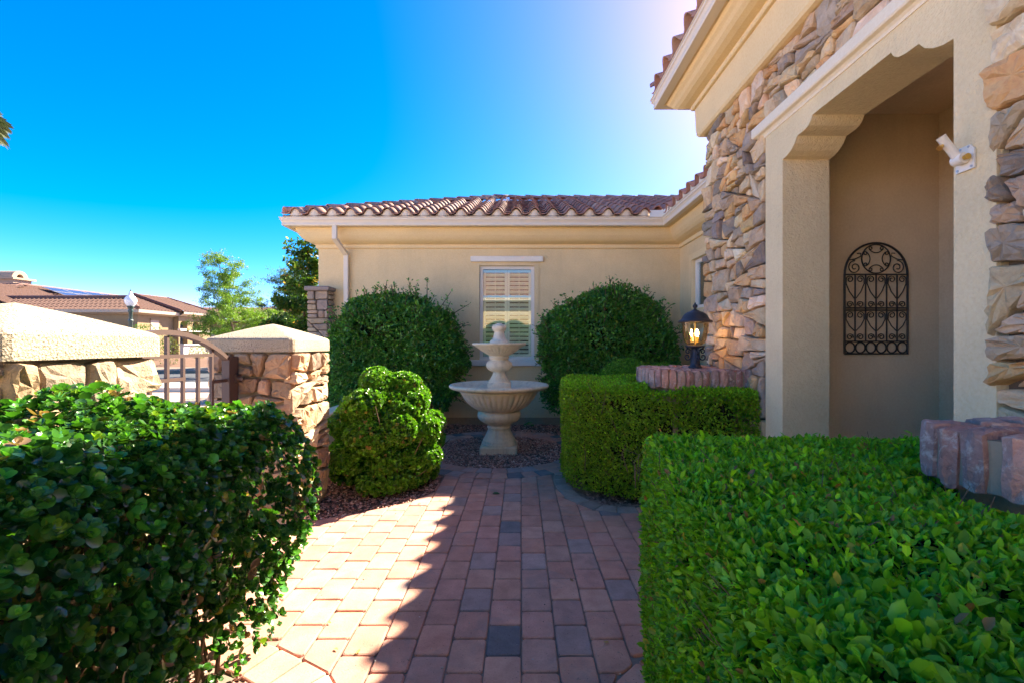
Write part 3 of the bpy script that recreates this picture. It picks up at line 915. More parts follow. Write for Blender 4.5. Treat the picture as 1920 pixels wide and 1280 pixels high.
# arched surround
JL, JR = 3.31, 2.0
half = [(0, 2.693), (.05, 2.698), (.10, 2.715), (.145, 2.745), (.175, 2.785), (.255, 2.788), (.295, 2.797), (.322, 2.818), (.34, 2.848)]
prof = [(JR+d, z) for d, z in half] + [(JL-d, z) for d, z in half[::-1]]
ar = MB()
XF, XB = 1.90, 2.24
def strip(x, flip):
    for (ya, za), (yb, zb) in zip(prof, prof[1:]):
        q = [(x,ya,za),(x,yb,zb),(x,yb,AZT),(x,ya,AZT)]
        ar.add(q if flip else q[::-1], [(0,1,2,3)])
    for ya, yb in ((AY0, JR), (JL, AY1)):
        q = [(x,ya,0),(x,yb,0),(x,yb,AZT),(x,ya,AZT)]
        ar.add(q if flip else q[::-1], [(0,1,2,3)])
strip(XF, False); strip(XB, True)
loop = [(JR, 0)] + prof + [(JL, 0)]
for (ya, za), (yb, zb) in zip(loop, loop[1:]):
    ar.add([(XF,ya,za),(XB,ya,za),(XB,yb,zb),(XF,yb,zb)], [(0,1,2,3)])
ar.add([(XF,AY1,0),(XB,AY1,0),(XB,AY1,AZT),(XF,AY1,AZT)], [(0,1,2,3)]); ar.add([(XF,AY0,0),(XB,AY0,0),(XB,AY0,AZT),(XF,AY0,AZT)], [(3,2,1,0)])
ar.build('arch_surround', M_STUCCO_R, HOUSE)
lt = MB(); lt.sweep([(1.97, AY1+.065), (1.90, AY1+.065), (1.90, 1.2)], [(-.06, 2.955), (.006, 2.955), (.010, 2.972), (.022, 2.984), (.046, 2.990), (.052, 3.0), (.052, 3.062), (.046, 3.070), (-.06, 3.070)])
lt.build('arch_molding', M_LINTEL, HOUSE)
# porch inside
po = MB()
PYB, PXR, PZC = 3.75, 3.44, 3.245
po.box(XB+.001, PXR+.2, PYB, PYB+.15, 0, 3.6); po.box(PXR, PXR+.2, .4, PYB, 0, 3.6); po.box(XB+.001, PXR, .25, .4, 0, 3.6)
po.build('porch_walls', M_PORCH, HOUSE)
MB().box(XB+.001, PXR, .4, PYB, PZC, PZC+.1).build('porch_ceiling', M_PORCH, HOUSE)
MB().box(1.9, PXR, .4, PYB, -.05, .02).build('porch_floor', M_CONCRETE, HOUSE)
# frieze, cornice, gutter of the tower
TP = [(6.5, TY), (TX, TY), (TX, -.6), (6.5, -.6)]
MB().sweep(TP, [(0, 3.505), (.07, 3.505), (.098, 3.513), (.112, 3.535), (.118, 3.60), (.126, 3.81), (0, 3.81)]).build('frieze', M_CORNICE, HOUSE)
tc = [(0.05, 3.811), (.150, 3.811), (.158, 3.82), (.158, 3.852), (.154, 3.860), (.175, 3.862), (.215, 3.866), (.262, 3.882), (.292, 3.905), (.312, 3.935), (.336, 3.955), (.350, 3.985), (.352, 3.99), (.05, 3.99)]
MB().sweep(TP, tc).build('cornice', M_CORNICE, HOUSE)
MB().sweep(TP, [(0, 3.992), (.372, 3.992), (.372, 4.085), (0, 4.085)]).build('soffit', M_CORNICE, HOUSE)
tg = [(.376, 3.985), (.458, 3.985), (.464, 3.998), (.460, 4.03), (.474, 4.058), (.484, 4.064), (.484, 4.094), (.494, 4.096), (.494, 4.104), (.376, 4.104)]
MB().sweep(TP, tg, True, True).build('gutter', M_GUTTER, HOUSE)
TEZ = 4.12; tex, tey = TX-.445, TY+.445
trun = 3.0
td = MB()
tny = -.6-.445; trun = (tey-tny)/2
td.add([(tex,tey,TEZ),(tex,tny,TEZ),(tex+trun,tey-trun,TEZ+trun*SL),(7.6,tey,TEZ),(7.6,tey-trun,TEZ+trun*SL),(7.6,tny,TEZ)],[(1,0,2),(0,3,4,2),(5,1,2,4)])
TROOF = td.build('tower_roof', M_TILE, HOUSE, color=(.2,.1,.08))
F3 = frame((tex-.03, tey, TEZ+.01), (0,-1,0), (1,0,0))
lay_tiles(TROOF, F3, 19, 2, lambda u, t: u > t*ca+.05 and u < tey-tny-t*ca-.05)
hip_caps(TROOF, (tex+.02, tey-.02, TEZ+.09), (tex+trun, tey-trun, TEZ+trun*SL+.09))

# ---- stone veneer on the tower face
LEDGE = [(.60,.43,.27),(.47,.36,.26),(.66,.48,.30),(.34,.275,.215),(.74,.55,.34),(.54,.40,.26),(.40,.32,.25),(.70,.44,.20),(.76,.61,.42),(.30,.245,.20),(.74,.54,.33),(.62,.37,.17)]
rs = random.Random(3)
U, V, N_ = (0,1,0), (0,0,1), (-1,0,0)
polys = stone_layout(AY1+.005, TY+.05, .0, 3.505, .0215, rs, 1.4, .22)
polys += stone_layout(AY0-.0, AY1+.005, 3.07, 3.505, .021, rs, 1.6, .2)
put_stones(polys, (TX,0,0), U, V, N_, M_STONE, TOWER, rs, .062, LEDGE, .010, 'stone', .09, 1.25)
polys = stone_layout(.95, AY0+.025, 0.9, 3.505, .030, rs, 2.0, .16)
put_stones(polys, (TX,0,0), U, V, N_, M_STONE, TOWER, rs, .066, LEDGE, .012, 'stone', .032, 1.3)

# ---- stone pier at the far left corner of the house
wc = MB(); wc.box(-3.55, -3.235, 7.60, 7.829, 0, 2.24); WPIER = wc.build('corner_pier', M_MORTAR, HOUSE)
polys = stone_layout(-3.57, -3.215, 0, 2.24, .021, rs, 1.4, .05)
PIERC = [(.42,.30,.21),(.37,.27,.20),(.33,.245,.19),(.46,.33,.22),(.35,.27,.22)]
put_stones(polys, (0,7.605,0), (1,0,0), V, (0,-1,0), M_STONE, WPIER, rs, .04, PIERC, .014, 'stone', .09, .7)
polys = stone_layout(7.60, 7.81, 0, 2.24, .021, rs, 1.4, .05)
put_stones(polys, (-3.24,0,0), (0,1,0), V, (1,0,0), M_STONE, WPIER, rs, .035, PIERC, .014, 'stone', .09, .7)
MB().bbox(-3.60, -3.185, 7.53, 7.828, 2.24, 2.315, .014).build('ledge', piece('pier_ledge', (.42,.6)), WPIER, color=(.30,.235,.20))

# ---- invented wing behind the camera, added for the window glass to reflect
rw = MB(); rw.box(-4.2, 4.0, -4.9, -4.7, 0, 3.3); rw.build('added_rear_wall', M_STUCCO, HOUSE)
MB().sweep([(4.0, -4.7), (-4.2, -4.7)], [(.0, 3.28), (.42, 3.28), (.42, 3.42), (0, 3.42)], True, True).build('gutter', M_GUTTER, HOUSE)
def corrugated(mb, O, U, Vv, nu, nv, amp=.045, lift=.03, keep=None):
    """wavy courses over the parallelogram O, O+U, O+Vv"""
    O, U, Vv = Vector(O), Vector(U), Vector(Vv)
    n = U.cross(Vv).normalized()
    if n.z < 0: n = -n
    K = 6
    vs_, idx = [], {}
    fs_ = []
    for j in range(nv):
        for e, dz in ((0, lift), (1, 0)):
            for i in range(nu*K+1):
                t = (i % K)/K
                h = amp*(math.sin(2*math.pi*t)*.5+.5)
                vs_.append(O+U*(i/(nu*K))+Vv*((j+e)/nv)+n*(h+dz))
    m = nu*K+1
    for j in range(nv*2-1):
        for i in range(nu*K):
            if keep:
                c = (vs_[j*m+i]+vs_[(j+1)*m+i+1])/2
                if not keep(c): continue
            fs_.append((j*m+i, j*m+i+1, (j+1)*m+i+1, (j+1)*m+i))
    return mb.add(vs_, fs_)
cg = MB(); corrugated(cg, (-4.5,-4.25,3.43), (8.8,0,0), (0,-4.6,1.75), 29, 13)
cg.build('added_rear_roof', M_TILE, HOUSE, color=(.36,.2,.15))

# ------------------------------------------------------------------ fountain
FT = thing('fountain', (FC[0], FC[1], 0), 'two-tier tan cast stone fountain standing in a ring of red gravel', 'fountain')
fcol = (.74,.62,.45)
pl = MB(); pl.bbox(FC[0]-.235, FC[0]+.235, FC[1]-.235, FC[1]+.235, -.03, .075, .012)
pl.lathe([(.228,.074),(.226,.092),(.212,.112),(.20,.118)], FC, 48)
pl.build('plinth', M_CAST, FT, color=fcol)
pd = MB(); pd.lathe([(.215,.10),(.214,.125),(.207,.138),(.195,.15),(.180,.18,.006),(.162,.215,.008),(.148,.25,.006),(.143,.275),(.156,.285),(.157,.300),(.150,.308),(.146,.318),(.165,.335),(.205,.355),(.243,.38),(.268,.41),(.279,.44),(.277,.47),(.262,.492),(.238,.503),(.225,.508)], FC, 160, 22)
pd.build('pedestal', M_CAST, FT, smooth=True, color=fcol)
bw = MB(); bw.lathe([(.10,.506),(.250,.507),(.262,.515),(.292,.525),(.325,.545,.012),(.365,.575,.016),(.405,.615,.018),(.445,.665,.018),(.475,.715,.016),(.497,.745,.010),(.508,.757),(.505,.766),(.54,.772),(.595,.785),(.626,.798),(.640,.815),(.640,.83),(.630,.842),(.608,.846),(.588,.838),(.56,.81),(.50,.775),(.40,.755),(.25,.745),(.05,.742)], FC, 240, 40)
BOWL = bw.build('lower_bowl', M_CAST, FT, smooth=True, color=(.76,.65,.49))
cl_ = MB()
cl_.bbox(FC[0]-.148, FC[0]+.148, FC[1]-.148, FC[1]+.148, .74, .868, .008)
cl_.lathe([(.138,.866),(.137,.888),(.128,.897),(.118,.905),(.104,.93,.004),(.088,.955,.006),(.078,.985,.003),(.077,1.0),(.085,1.005),(.115,1.015),(.145,1.035),(.163,1.06),(.168,1.085),(.162,1.115),(.145,1.135),(.122,1.148),(.110,1.157),(.116,1.165),(.128,1.178),(.132,1.19),(.124,1.203),(.118,1.208),(.05,1.21)], FC, 96, 18)
cl_.build('column', M_CAST, FT, smooth=True, color=(.78,.66,.50))
ub = MB(); ub.lathe([(.03,1.206),(.118,1.207),(.135,1.215),(.165,1.232,.008),(.205,1.258,.011),(.248,1.290,.012),(.285,1.315,.010),(.312,1.327,.004),(.318,1.333),(.338,1.341),(.347,1.350),(.346,1.362),(.338,1.370),(.322,1.368),(.30,1.35),(.2,1.325),(.05,1.315)], FC, 200, 34)
ub.build('upper_bowl', M_CAST, FT, smooth=True, color=(.78,.66,.50))
fi = MB(); fi.lathe([(.122,1.315),(.122,1.385),(.118,1.400),(.104,1.408),(.092,1.415),(.080,1.44),(.070,1.47),(.064,1.50),(.063,1.512),(.072,1.522),(.088,1.538),(.096,1.558),(.095,1.575),(.086,1.592),(.070,1.603),(.045,1.609),(.038,1.612),(.036,1.622),(.0,1.625)], FC, 48)
fi.build('finial', M_CAST, FT, smooth=True, color=(.80,.68,.52))
# small black spotlight at the rim of the gravel ring
SPX, SPY = .60, 5.92
sp = thing('spotlight', (SPX, SPY, 0), 'small black ground spotlight at the edge of the fountain gravel', 'spotlight')
q = MB(); q.tube([(SPX,SPY,-.01),(SPX,SPY,.035)], .008, 8); q.build('stake', M_BLACK, sp)
q = MB(); q.tube([(SPX+.02,SPY+.01,.035),(SPX-.03,SPY-.015,.075)], [.024,.034], 12); q.build('lamp_head', M_BLACK, sp)

# ------------------------------------------------------------------ brick planters beside the porch
def rough_brick(w, d, h, seed, name='brick'):
    rg = random.Random(seed)
    n = 3
    idx = {}; v = []; f = []
    def vid(i, j, k):
        if (i, j, k) not in idx:
            p = [(-.5+i/n)*w, (-.5+j/n)*d, (-.5+k/n)*h]
            e = sum(1 for q in (i, j, k) if q in (0, n))
            sh = {1: 1.0, 2: .95, 3: .89}.get(e, 1)
            p = [q*(sh if e > 1 else 1)+rg.uniform(-.0042, .0042) for q in p]
            idx[(i, j, k)] = len(v); v.append(tuple(p))
        return idx[(i, j, k)]
    for a in range(n):
        for b in range(n):
            f += [(vid(a,b,0),vid(a,b+1,0),vid(a+1,b+1,0),vid(a+1,b,0)), (vid(a,b,n),vid(a+1,b,n),vid(a+1,b+1,n),vid(a,b+1,n)),
                  (vid(a,0,b),vid(a+1,0,b),vid(a+1,0,b+1),vid(a,0,b+1)), (vid(a,n,b),vid(a,n,b+1),vid(a+1,n,b+1),vid(a+1,n,b)),
                  (vid(0,a,b),vid(0,a,b+1),vid(0,a+1,b+1),vid(0,a+1,b)), (vid(n,a,b),vid(n,a+1,b),vid(n,a+1,b+1),vid(n,a,b+1))]
    mb = MB(); mb.add(v, f)
    return mb.mesh(name, False)
M_PIER = stucco('pier_stucco', (.34, .25, .165), 90, .6, .005)
BRK = [rough_brick(.060, .115, .158, i) for i in range(6)]
BRKT = [rough_brick(.062, .17, .06, 20+i) for i in range(4)]
BCOL = [(.50,.25,.20),(.43,.225,.185),(.55,.31,.25),(.38,.23,.205),(.60,.37,.30),(.33,.225,.205),(.53,.27,.19),(.47,.30,.26)]
rb_ = random.Random(9)
def planter(poly, label):
    poly = ccw(poly)
    c = centroid(poly)
    root = thing('brick_planter', (c[0], c[1], 0), label, 'brick pier', 'brick-capped piers flanking the porch arch')
    MB().prism(inset(poly, .075), -.02, .995).build('pier', M_PIER, root)
    MB().prism(inset(poly, .012), .996, 1.122).build('mortar_bed', M_MORTAR_L, root)
    n = len(poly)
    def ring(p, st, meshes, inw, z, hz):
        m = len(p)
        for i in range(m):
            a, b = Vector(p[i]), Vector(p[(i+1) % m])
            if a.x > 1.84 and b.x > 1.84: continue
            L = (b-a).length; k = max(1, int(round(L/st)))
            d = (b-a)/L; nr = Vector((d.y, -d.x))
            for j in range(k):
                q = a+d*((j+.5)*L/k)-nr*(inw+rb_.uniform(-.007, .007))
                if q.x > 1.93: continue
                T = Matrix.Translation((q.x, q.y, z+rb_.uniform(-.007, .007))) @ Matrix.Rotation(math.atan2(d.y, d.x)+rb_.uniform(-.05,.05), 4, 'Z') @ Matrix.Rotation(rb_.uniform(-.05,.05), 4, 'X') @ Matrix.Diagonal((min(1.1, L/k/.074), 1, rb_.uniform(.96,1.03), 1))
                kk = rb_.uniform(.85, 1.12)
                link('brick', meshes[rb_.randrange(len(meshes))], M_BRICK, root, T, color=[x*kk for x in rb_.choice(BCOL)])
    ring(poly, .075, BRK, .052, 1.063, 0)
    p2 = inset(poly, .118)
    ring(p2, .075, BRKT, .082, 1.108, 0)
    p3 = inset(p2, .178)
    if len(p3) > 2: ring(p3, .075, BRKT, .082, 1.106, 0)
    return root
planter([(1.93,3.80),(1.28,3.74),(1.17,3.81),(1.10,3.94),(1.085,4.12),(1.11,4.35),(1.19,4.52),(1.32,4.62),(1.93,4.64)], 'brick-capped pier with the lit lantern on it, at the tower corner')
planter([(1.93,1.315),(1.19,1.315),(1.12,1.285),(1.095,1.21),(1.105,1.08),(1.15,.98),(1.24,.89),(1.36,.83),(1.93,.78)], 'brick-capped pier rising from the near clipped hedge at right')

# ------------------------------------------------------------------ lantern
LX, LY, LZ = 1.585, 4.15, 1.136
LN = thing('lantern', (LX, LY, LZ), 'dark bronze pier lantern with domed cap and lit candle bulbs', 'lantern')
q = MB(); q.lathe([(.0,0),(.062,0),(.064,.008),(.058,.016),(.047,.028),(.042,.045),(.040,.095),(.036,.10),(.032,.105),(.030,.17),(.032,.182),(.05,.188),(.085,.193),(.088,.203),(.06,.207),(.0,.207)], (LX,LY), 32); q.v = [(a,b,c+LZ) for a,b,c in q.v]; q.build('base', M_LAMP, LN, smooth=True)
def spiral(c, r0, turns, a0, plane, sgn=1, n=26, rmin=.25):
    out = []
    for i in range(n+1):
        t = i/n; r = r0*(1-(1-rmin)*t); a = a0+sgn*turns*2*math.pi*t
        out.append((c[0]+plane[0]*r*math.cos(a), c[1]+plane[1]*r*math.cos(a), c[2]+r*math.sin(a)))
    return out
for ang in (0, math.pi/2, math.pi, 3*math.pi/2):
    d = (math.cos(ang), math.sin(ang))
    up_ = spiral((LX+d[0]*.066, LY+d[1]*.066, LZ+.152), .026, 1.15, math.pi*.9, d, -1)
    lo_ = spiral((LX+d[0]*.070, LY+d[1]*.070, LZ+.103), .032, 1.15, math.pi*1.0, d, 1)
    q = MB(); q.tube([(LX+d[0]*.08, LY+d[1]*.08, LZ+.19)]+up_, .0062, 6); q.tube([(LX+d[0]*.036, LY+d[1]*.036, LZ+.165)]+lo_, .0062, 6)
    q.build('scroll', M_LAMP, LN)
q = MB(); q.lathe([(.03,.209),(.06,.212),(.080,.225),(.096,.25),(.106,.29),(.112,.33),(.117,.38),(.120,.418)], (LX,LY), 32); q.v = [(a,b,c+LZ) for a,b,c in q.v]; q.build('glass', M_LGLASS, LN, smooth=True)
q = MB(); q.lathe([(.118,.414),(.142,.410),(.150,.415),(.150,.424),(.140,.432),(.128,.438),(.118,.450),(.108,.470),(.090,.492),(.066,.508),(.044,.514),(.034,.522),(.014,.53),(.010,.542),(.018,.549),(.022,.560),(.018,.573),(.008,.580),(.006,.592),(.0,.595)], (LX,LY), 40); q.v = [(a,b,c+LZ) for a,b,c in q.v]; q.build('cap', M_LAMP, LN, smooth=True)
for i in range(3):
    a = .5+i*2.094; bx, by = LX+.032*math.cos(a), LY+.032*math.sin(a)
    q = MB(); q.lathe([(.0,.235),(.009,.235),(.009,.285),(.0,.286)], (bx,by), 10); q.v = [(x,y,z+LZ) for x,y,z in q.v]; c_ = q.build('candle', M_BRASS, LN)
    q = MB(); q.lathe([(.004,.288),(.010,.30),(.012,.315),(.008,.335),(.002,.352),(.0,.353)], (bx,by), 10); q.v = [(x,y,z+LZ) for x,y,z in q.v]; q.build('bulb', M_FLAME, LN, smooth=True)
q = MB(); q.tube([(LX,LY,LZ+.208),(LX,LY,LZ+.42)], .005, 6); q.build('rod', M_BRASS, LN)

# ------------------------------------------------------------------ wrought iron wall panel
DY = 3.733; DX0, DX1, DZ0, DZ1, DZM, DZL = 2.652, 3.168, 1.276, 1.922, 1.641, 1.376
WP = thing('wall_panel', ((DX0+DX1)/2, DY, DZ0), 'arched black wrought iron scroll panel hanging on the shaded porch wall', 'wall decor')
xc = (DX0+DX1)/2; rr = (DX1-DX0)/2
q = MB(); q.tube([(DX0,DY,DZ0),(DX0,DY,DZ1)]+[(xc-rr*math.cos(math.pi*i/24), DY, DZ1+rr*math.sin(math.pi*i/24)) for i in range(1,24)]+[(DX1,DY,DZ1),(DX1,DY,DZ0),(DX0,DY,DZ0)], .0085, 6); q.build('frame', M_IRON, WP)
for z in (DZ1, DZM+.006, DZM-.012, DZL):
    q = MB(); q.tube([(DX0,DY,z),(DX1,DY,z)], .0062, 6); q.build('rail', M_IRON, WP)
for i in range(1, 6):
    x = DX0+i*(DX1-DX0)/6
    q = MB(); q.tube([(x,DY,DZL),(x,DY,DZ1)], .0058, 6); q.build('bar', M_IRON, WP)
cw = (DX1-DX0)/6
def vscroll(x, s_, z0, z1):
    """one half of a V: scroll at the top, straight to the bar foot, small scroll below"""
    top = spiral((x+s_*cw*.50, DY, z1-.040), .030, 1.3, math.pi*(.05 if s_ > 0 else .95), (1,0), 1 if s_ > 0 else -1, 24, .3)
    pts = [(x+s_*.006, DY, z0+.085), (x+s_*cw*.55, DY, z0+(z1-z0)*.5), (x+s_*cw*.86, DY, z1-.075)]+top
    q = MB(); q.tube(pts, .0042, 5)
    q.tube(spiral((x+s_*cw*.50, DY, z0+.036), .028, 1.4, math.pi*(1.1 if s_ > 0 else -.1), (1,0), -1 if s_ > 0 else 1, 22, .28), .0042, 5)
    q.build('scroll', M_IRON, WP)
for i in (1, 3, 5):
    for s_ in (-1, 1):
        vscroll(DX0+i*cw, s_, DZM, DZ1); vscroll(DX0+i*cw, s_, DZL, DZM-.012)
for i in range(6):
    c = (DX0+(i+.5)*cw, (DZ0+DZL)/2)
    q = MB(); q.tube([(c[0]+.040*math.cos(2*math.pi*k/18), DY, c[1]+.043*math.sin(2*math.pi*k/18)) for k in range(19)], .0062, 5); q.build('ring', M_IRON, WP)
q = MB(); q.tube([(xc+.118*math.cos(2*math.pi*k/28), DY, DZ1+.128+.118*math.sin(2*math.pi*k/28)) for k in range(29)], .0052, 5); q.build('ring', M_IRON, WP)
for cx_, cz_, s_ in ((xc-.175, .058, 1), (xc+.175, .058, -1)):
    q = MB(); q.tube(spiral((cx_, DY, DZ1+cz_), .056, 1.6, math.pi*(.5), (1,0), s_, 34, .18), .0046, 5)
    q.tube([(cx_-s_*.05, DY, DZ1+.118), (cx_, DY, DZ1+.125), (cx_+s_*.05, DY, DZ1+.15), (cx_+s_*.045, DY, DZ1+.175), (cx_+s_*.02, DY, DZ1+.172)], .0046, 5); q.build('scroll', M_IRON, WP)
for ang in (0, 90, 180, 270):
    a = math.radians(ang); d = (math.cos(a), math.sin(a)); p_ = (-d[1], d[0])
    pts = []
    for k in range(41):
        t = (k/40)*2-1
        w_ = .052*math.sin(t*math.pi*.5); e = abs(t)
        if e < .6: u_, v_ = .058*t/.6, .050+.030*(t/.6)**2
        else:
            ph = (e-.6)/.4*math.pi*1.7; r_ = .018*(1-.55*(e-.6)/.4)
            sg = 1 if t > 0 else -1
            u_ = sg*(.058-.012+.012*math.cos(ph)-.0*ph); v_ = .080+r_*math.sin(ph)+.006
        pts.append((xc+p_[0]*u_+d[0]*v_, DY, DZ1+.128+p_[1]*u_+d[1]*v_))
    q = MB(); q.tube(pts, .0042, 5); q.build('scroll', M_IRON, WP)

# ------------------------------------------------------------------ flag pole bracket
BX, BY, BZ = 1.897, 1.94, 2.140
FB = thing('flag_bracket', (BX, BY, BZ), 'white metal flagpole bracket with brass thumb screws on the stucco pilaster', 'flag bracket')
q = MB(); pr = [(-.040,-.052),(.040,-.052),(.040,.030),(.022,.052),(-.022,.052),(-.040,.030)]
q.add([(BX-.0,BY+a,BZ+b) for a,b in pr]+[(BX-.008,BY+a,BZ+b) for a,b in pr], [(0,1,2,3,4,5),(11,10,9,8,7,6)]+[(i,(i+1)%6,6+(i+1)%6,6+i) for i in range(6)]); q.build('plate', M_WHITE, FB)
q = MB(); q.tube([(BX-.030,BY-.022,BZ-.004),(BX-.030,BY+.022,BZ-.004)], .022, 16); q.box(BX-.03, BX-.008, BY-.018, BY+.018, BZ-.022, BZ+.014); q.build('hinge', M_WHITE, FB)
q = MB(); a0 = Vector((BX-.032,BY+.005,BZ+.004)); a1 = Vector((BX-.098,BY+.012,BZ+.098))
q.tube([a0, a0+(a1-a0)*.96, a1], [.0175,.0175,.019], 18, False); q.tube([a1, a0+(a1-a0)*.98], [.0155,.0155], 18, False); q.build('socket', M_WHITE, FB, smooth=True)
q = MB(); q.tube([(BX-.030,BY-.022,BZ-.004),(BX-.030,BY-.040,BZ-.004)], [.010,.013], 8); q.build('thumb_screw', M_BRASS, FB)
q = MB(); m_ = a0+(a1-a0)*.72; q.tube([m_+Vector((-.012,0,-.010)), m_+Vector((-.030,-.004,-.026))], [.006,.011], 8); q.build('thumb_screw', M_BRASS, FB)
for dy, dz in ((-.030,-.042),(.030,-.042),(-.018,.044),(.018,.044)):
    q = MB(); q.tube([(BX-.008,BY+dy,BZ+dz),(BX-.011,BY+dy,BZ+dz)], .005, 8); q.build('screw', plain('steel', (.5,.5,.5), .4, .8) if dy < -.02 and dz < 0 else bpy.data.materials['steel'], FB)

# ------------------------------------------------------------------ stone gate piers
FIELD = [(.46,.315,.195),(.40,.275,.175),(.50,.365,.245),(.36,.25,.165),(.44,.29,.175),(.32,.235,.17),(.54,.41,.28)]
def pier(x1, y0, label, seed, tgt):
    rg = random.Random(seed)
    W = .655
    x0, y1 = x1-W, y0+W
    root = thing('stone_pier', ((x0+x1)/2, (y0+y1)/2, 0), label, 'stone pier', 'stone gate piers with stucco caps')
    MB().box(x0+.045, x1-.045, y0+.045, y1-.045, -.05, 1.294).build('core', M_MORTAR_L, root)
    th = .052
    def face(O, U_, N__, wid):
        polys = stone_layout(0, wid, 0, 1.292, tgt, rg, 1.35, .22)
        put_stones(polys, O, U_, (0,0,1), N__, M_FIELD, root, rg, th, FIELD, .020, 'stone', .06, 1.3)
    face((x1-.046, y0+.01, 0), (0,1,0), (1,0,0), W-.02)
    face((x0+.01, y0+.046, 0), (1,0,0), (0,-1,0), W-.02)
    face((x0+.01, y1-.046, 0), (1,0,0), (0,1,0), W-.02)
    face((x0+.046, y0+.01, 0), (0,1,0), (-1,0,0), W-.02)
    # cap: chamfered slab with a low rounded pyramid
    cx, cy, h = (x0+x1)/2, (y0+y1)/2, W/2+.008
    q = MB(); m = 13
    prof = [(h, 1.295), (h+.002, 1.32), (h, 1.385), (h-.010, 1.398), (h-.028, 1.408)]
    K = 10
    for i in range(1, K+1):
        t = i/K; prof.append(((h-.028)*(1-t), 1.408+.125*(t-.10*t**4*1.2)))
    vs_ = []
    for r, z in prof:
        c = min(.03, r*.35)
        for sx, sy in ((-1,-1),(1,-1),(1,1),(-1,1)):
            a_ = [(sx*(r), sy*(r-c)), (sx*(r-c*.3), sy*(r-c*.3)), (sx*(r-c), sy*r)]
            if sx*sy < 0: a_ = a_[::-1]
            if sx*sy > 0: a_ = a_
            vs_ += [(cx+px, cy+py, z) for px, py in a_]
    n = 12
    # order the ring by angle so the loops never cross
    ordr = sorted(range(12), key=lambda i: math.atan2(vs_[i][1]-cy, vs_[i][0]-cx))
    vs2 = []
    for k in range(len(prof)): vs2 += [vs_[k*12+i] for i in ordr]
    fs_ = [(k*n+i, k*n+(i+1) % n, (k+1)*n+(i+1) % n, (k+1)*n+i) for k in range(len(prof)-1) for i in range(n)]
    fs_.append(tuple(range(n))[::-1])
    q.add(vs2, fs_); cap = q.build('cap', M_CAP, root, smooth=False)
    return root
pier(-1.716, 3.416, 'stone gate pier between the iron gate and the bright bush, its cap farther off', 31, .030)
pier(-1.716, 1.505, 'near stone gate pier behind the dark bush, with a bright pyramid cap', 33, .046)
cwl = thing('courtyard_wall', (-2.0, 5.9, 0), 'low tan stucco courtyard wall running behind the bushes to the house', 'wall')
MB().box(-2.36, -2.19, 4.075, 7.59, -.05, .52).build('wall_body', M_STUCCO, cwl)
MB().bbox(-2.39, -2.16, 4.075, 7.59, .521, .57, .01).build('coping', M_STUCCO_R, cwl)
cw2 = thing('courtyard_wall', (-2.0, -.9, 0), 'low tan stucco courtyard wall between the near stone pier and the added rear wing', 'wall')
MB().box(-2.10, -1.93, -4.699, 1.50, -.05, .92).build('wall_body', M_STUCCO, cw2)
MB().bbox(-2.13, -1.90, -4.699, 1.50, .921, .97, .01).build('coping', M_STUCCO_R, cw2)

# ------------------------------------------------------------------ iron gate
GX = -2.14
GT = thing('garden_gate', (GX, 2.75, 0), 'brown painted iron gate with an arched top between two stone piers', 'gate')
def bar(name, y0, y1, z0, z1, t=.019):
    q = MB(); q.box(GX-t/2, GX+t/2, y0, y1, z0, z1); return q.build(name, M_GATE, GT)
q = MB(); N2 = 26; vs_ = []
for i in range(N2+1):
    t = i/N2; y = 2.18+(3.30-2.18)*t; z = 1.262+.175*(1-(2*t-1)**2)
    vs_ += [(GX-.022,y,z-.030),(GX+.022,y,z-.030),(GX+.022,y,z),(GX-.022,y,z)]
q.add(vs_, [(i*4+k, i*4+(k+1) % 4, i*4+4+(k+1) % 4, i*4+4+k) for i in range(N2) for k in range(4)]+[(3,2,1,0),(N2*4,N2*4+1,N2*4+2,N2*4+3)]); q.build('arch_rail', M_GATE, GT)
bar('latch_post', 3.292, 3.40, -.03, 1.262, .055); bar('hinge_post', 2.165, 2.235, -.03, 1.262, .05)
bar('rail', 2.236, 3.157, 1.268, 1.290, .020); bar('rail', 2.236, 2.889, 1.124, 1.146, .020); bar('rail', 3.158, 3.291, 1.082, 1.104, .020); bar('rail', 2.236, 3.291, .08, .11, .020)
for y in (2.747, 3.145, 2.36): bar('picket', y-.0095, y+.0095, .111, 1.262+.175*(1-(2*(y-2.18)/1.12-1)**2)-.035)
for y in (2.49, 2.618, 2.877, 3.011): bar('picket', y-.009, y+.009, .111, 1.267)
q = MB(); q.box(GX-.03, GX+.045, 3.35, 3.41, 1.07, 1.13); q.tube([(GX+.045,3.36,1.10),(GX+.085,3.36,1.10),(GX+.09,3.33,1.10)], .012, 8); q.build('latch', M_GATE, GT)

# ------------------------------------------------------------------ beyond the gate: street and neighbours
MB().add([(-1.93,-4.7,-.03),(4,-4.7,-.03),(4,-.6,-.03),(-1.93,-.6,-.03),(-2.3,-2,-.04),(-2.3,9.0,-.04),(-9,9.2,-.04),(-9,-2,-.04)], [(0,1,2,3),(7,4,5,6)]).build('bounce_walkway', M_CONCRETE, kind='structure')  # pale paving, part of it unseen behind the camera, added to bounce sunlight
MB().add([(-90,15.5,-.04),(40,15.5,-.04),(40,22.3,-.04),(-90,22.3,-.04)], [(0,1,2,3)]).build('street', M_ASPHALT, kind='structure')
M_WALK = plain('walk_concrete', (.20,.165,.13), .9, bst=.2, bscale=30, spec=.3, var=.1)
MB().box(-90, 40, 22.3, 25.6, -.06, .09).build('sidewalk', M_WALK, kind='structure')
MB().box(-90, 40, 13.6, 15.5, -.06, .07).build('near_sidewalk', M_CONCRETE, kind='structure')
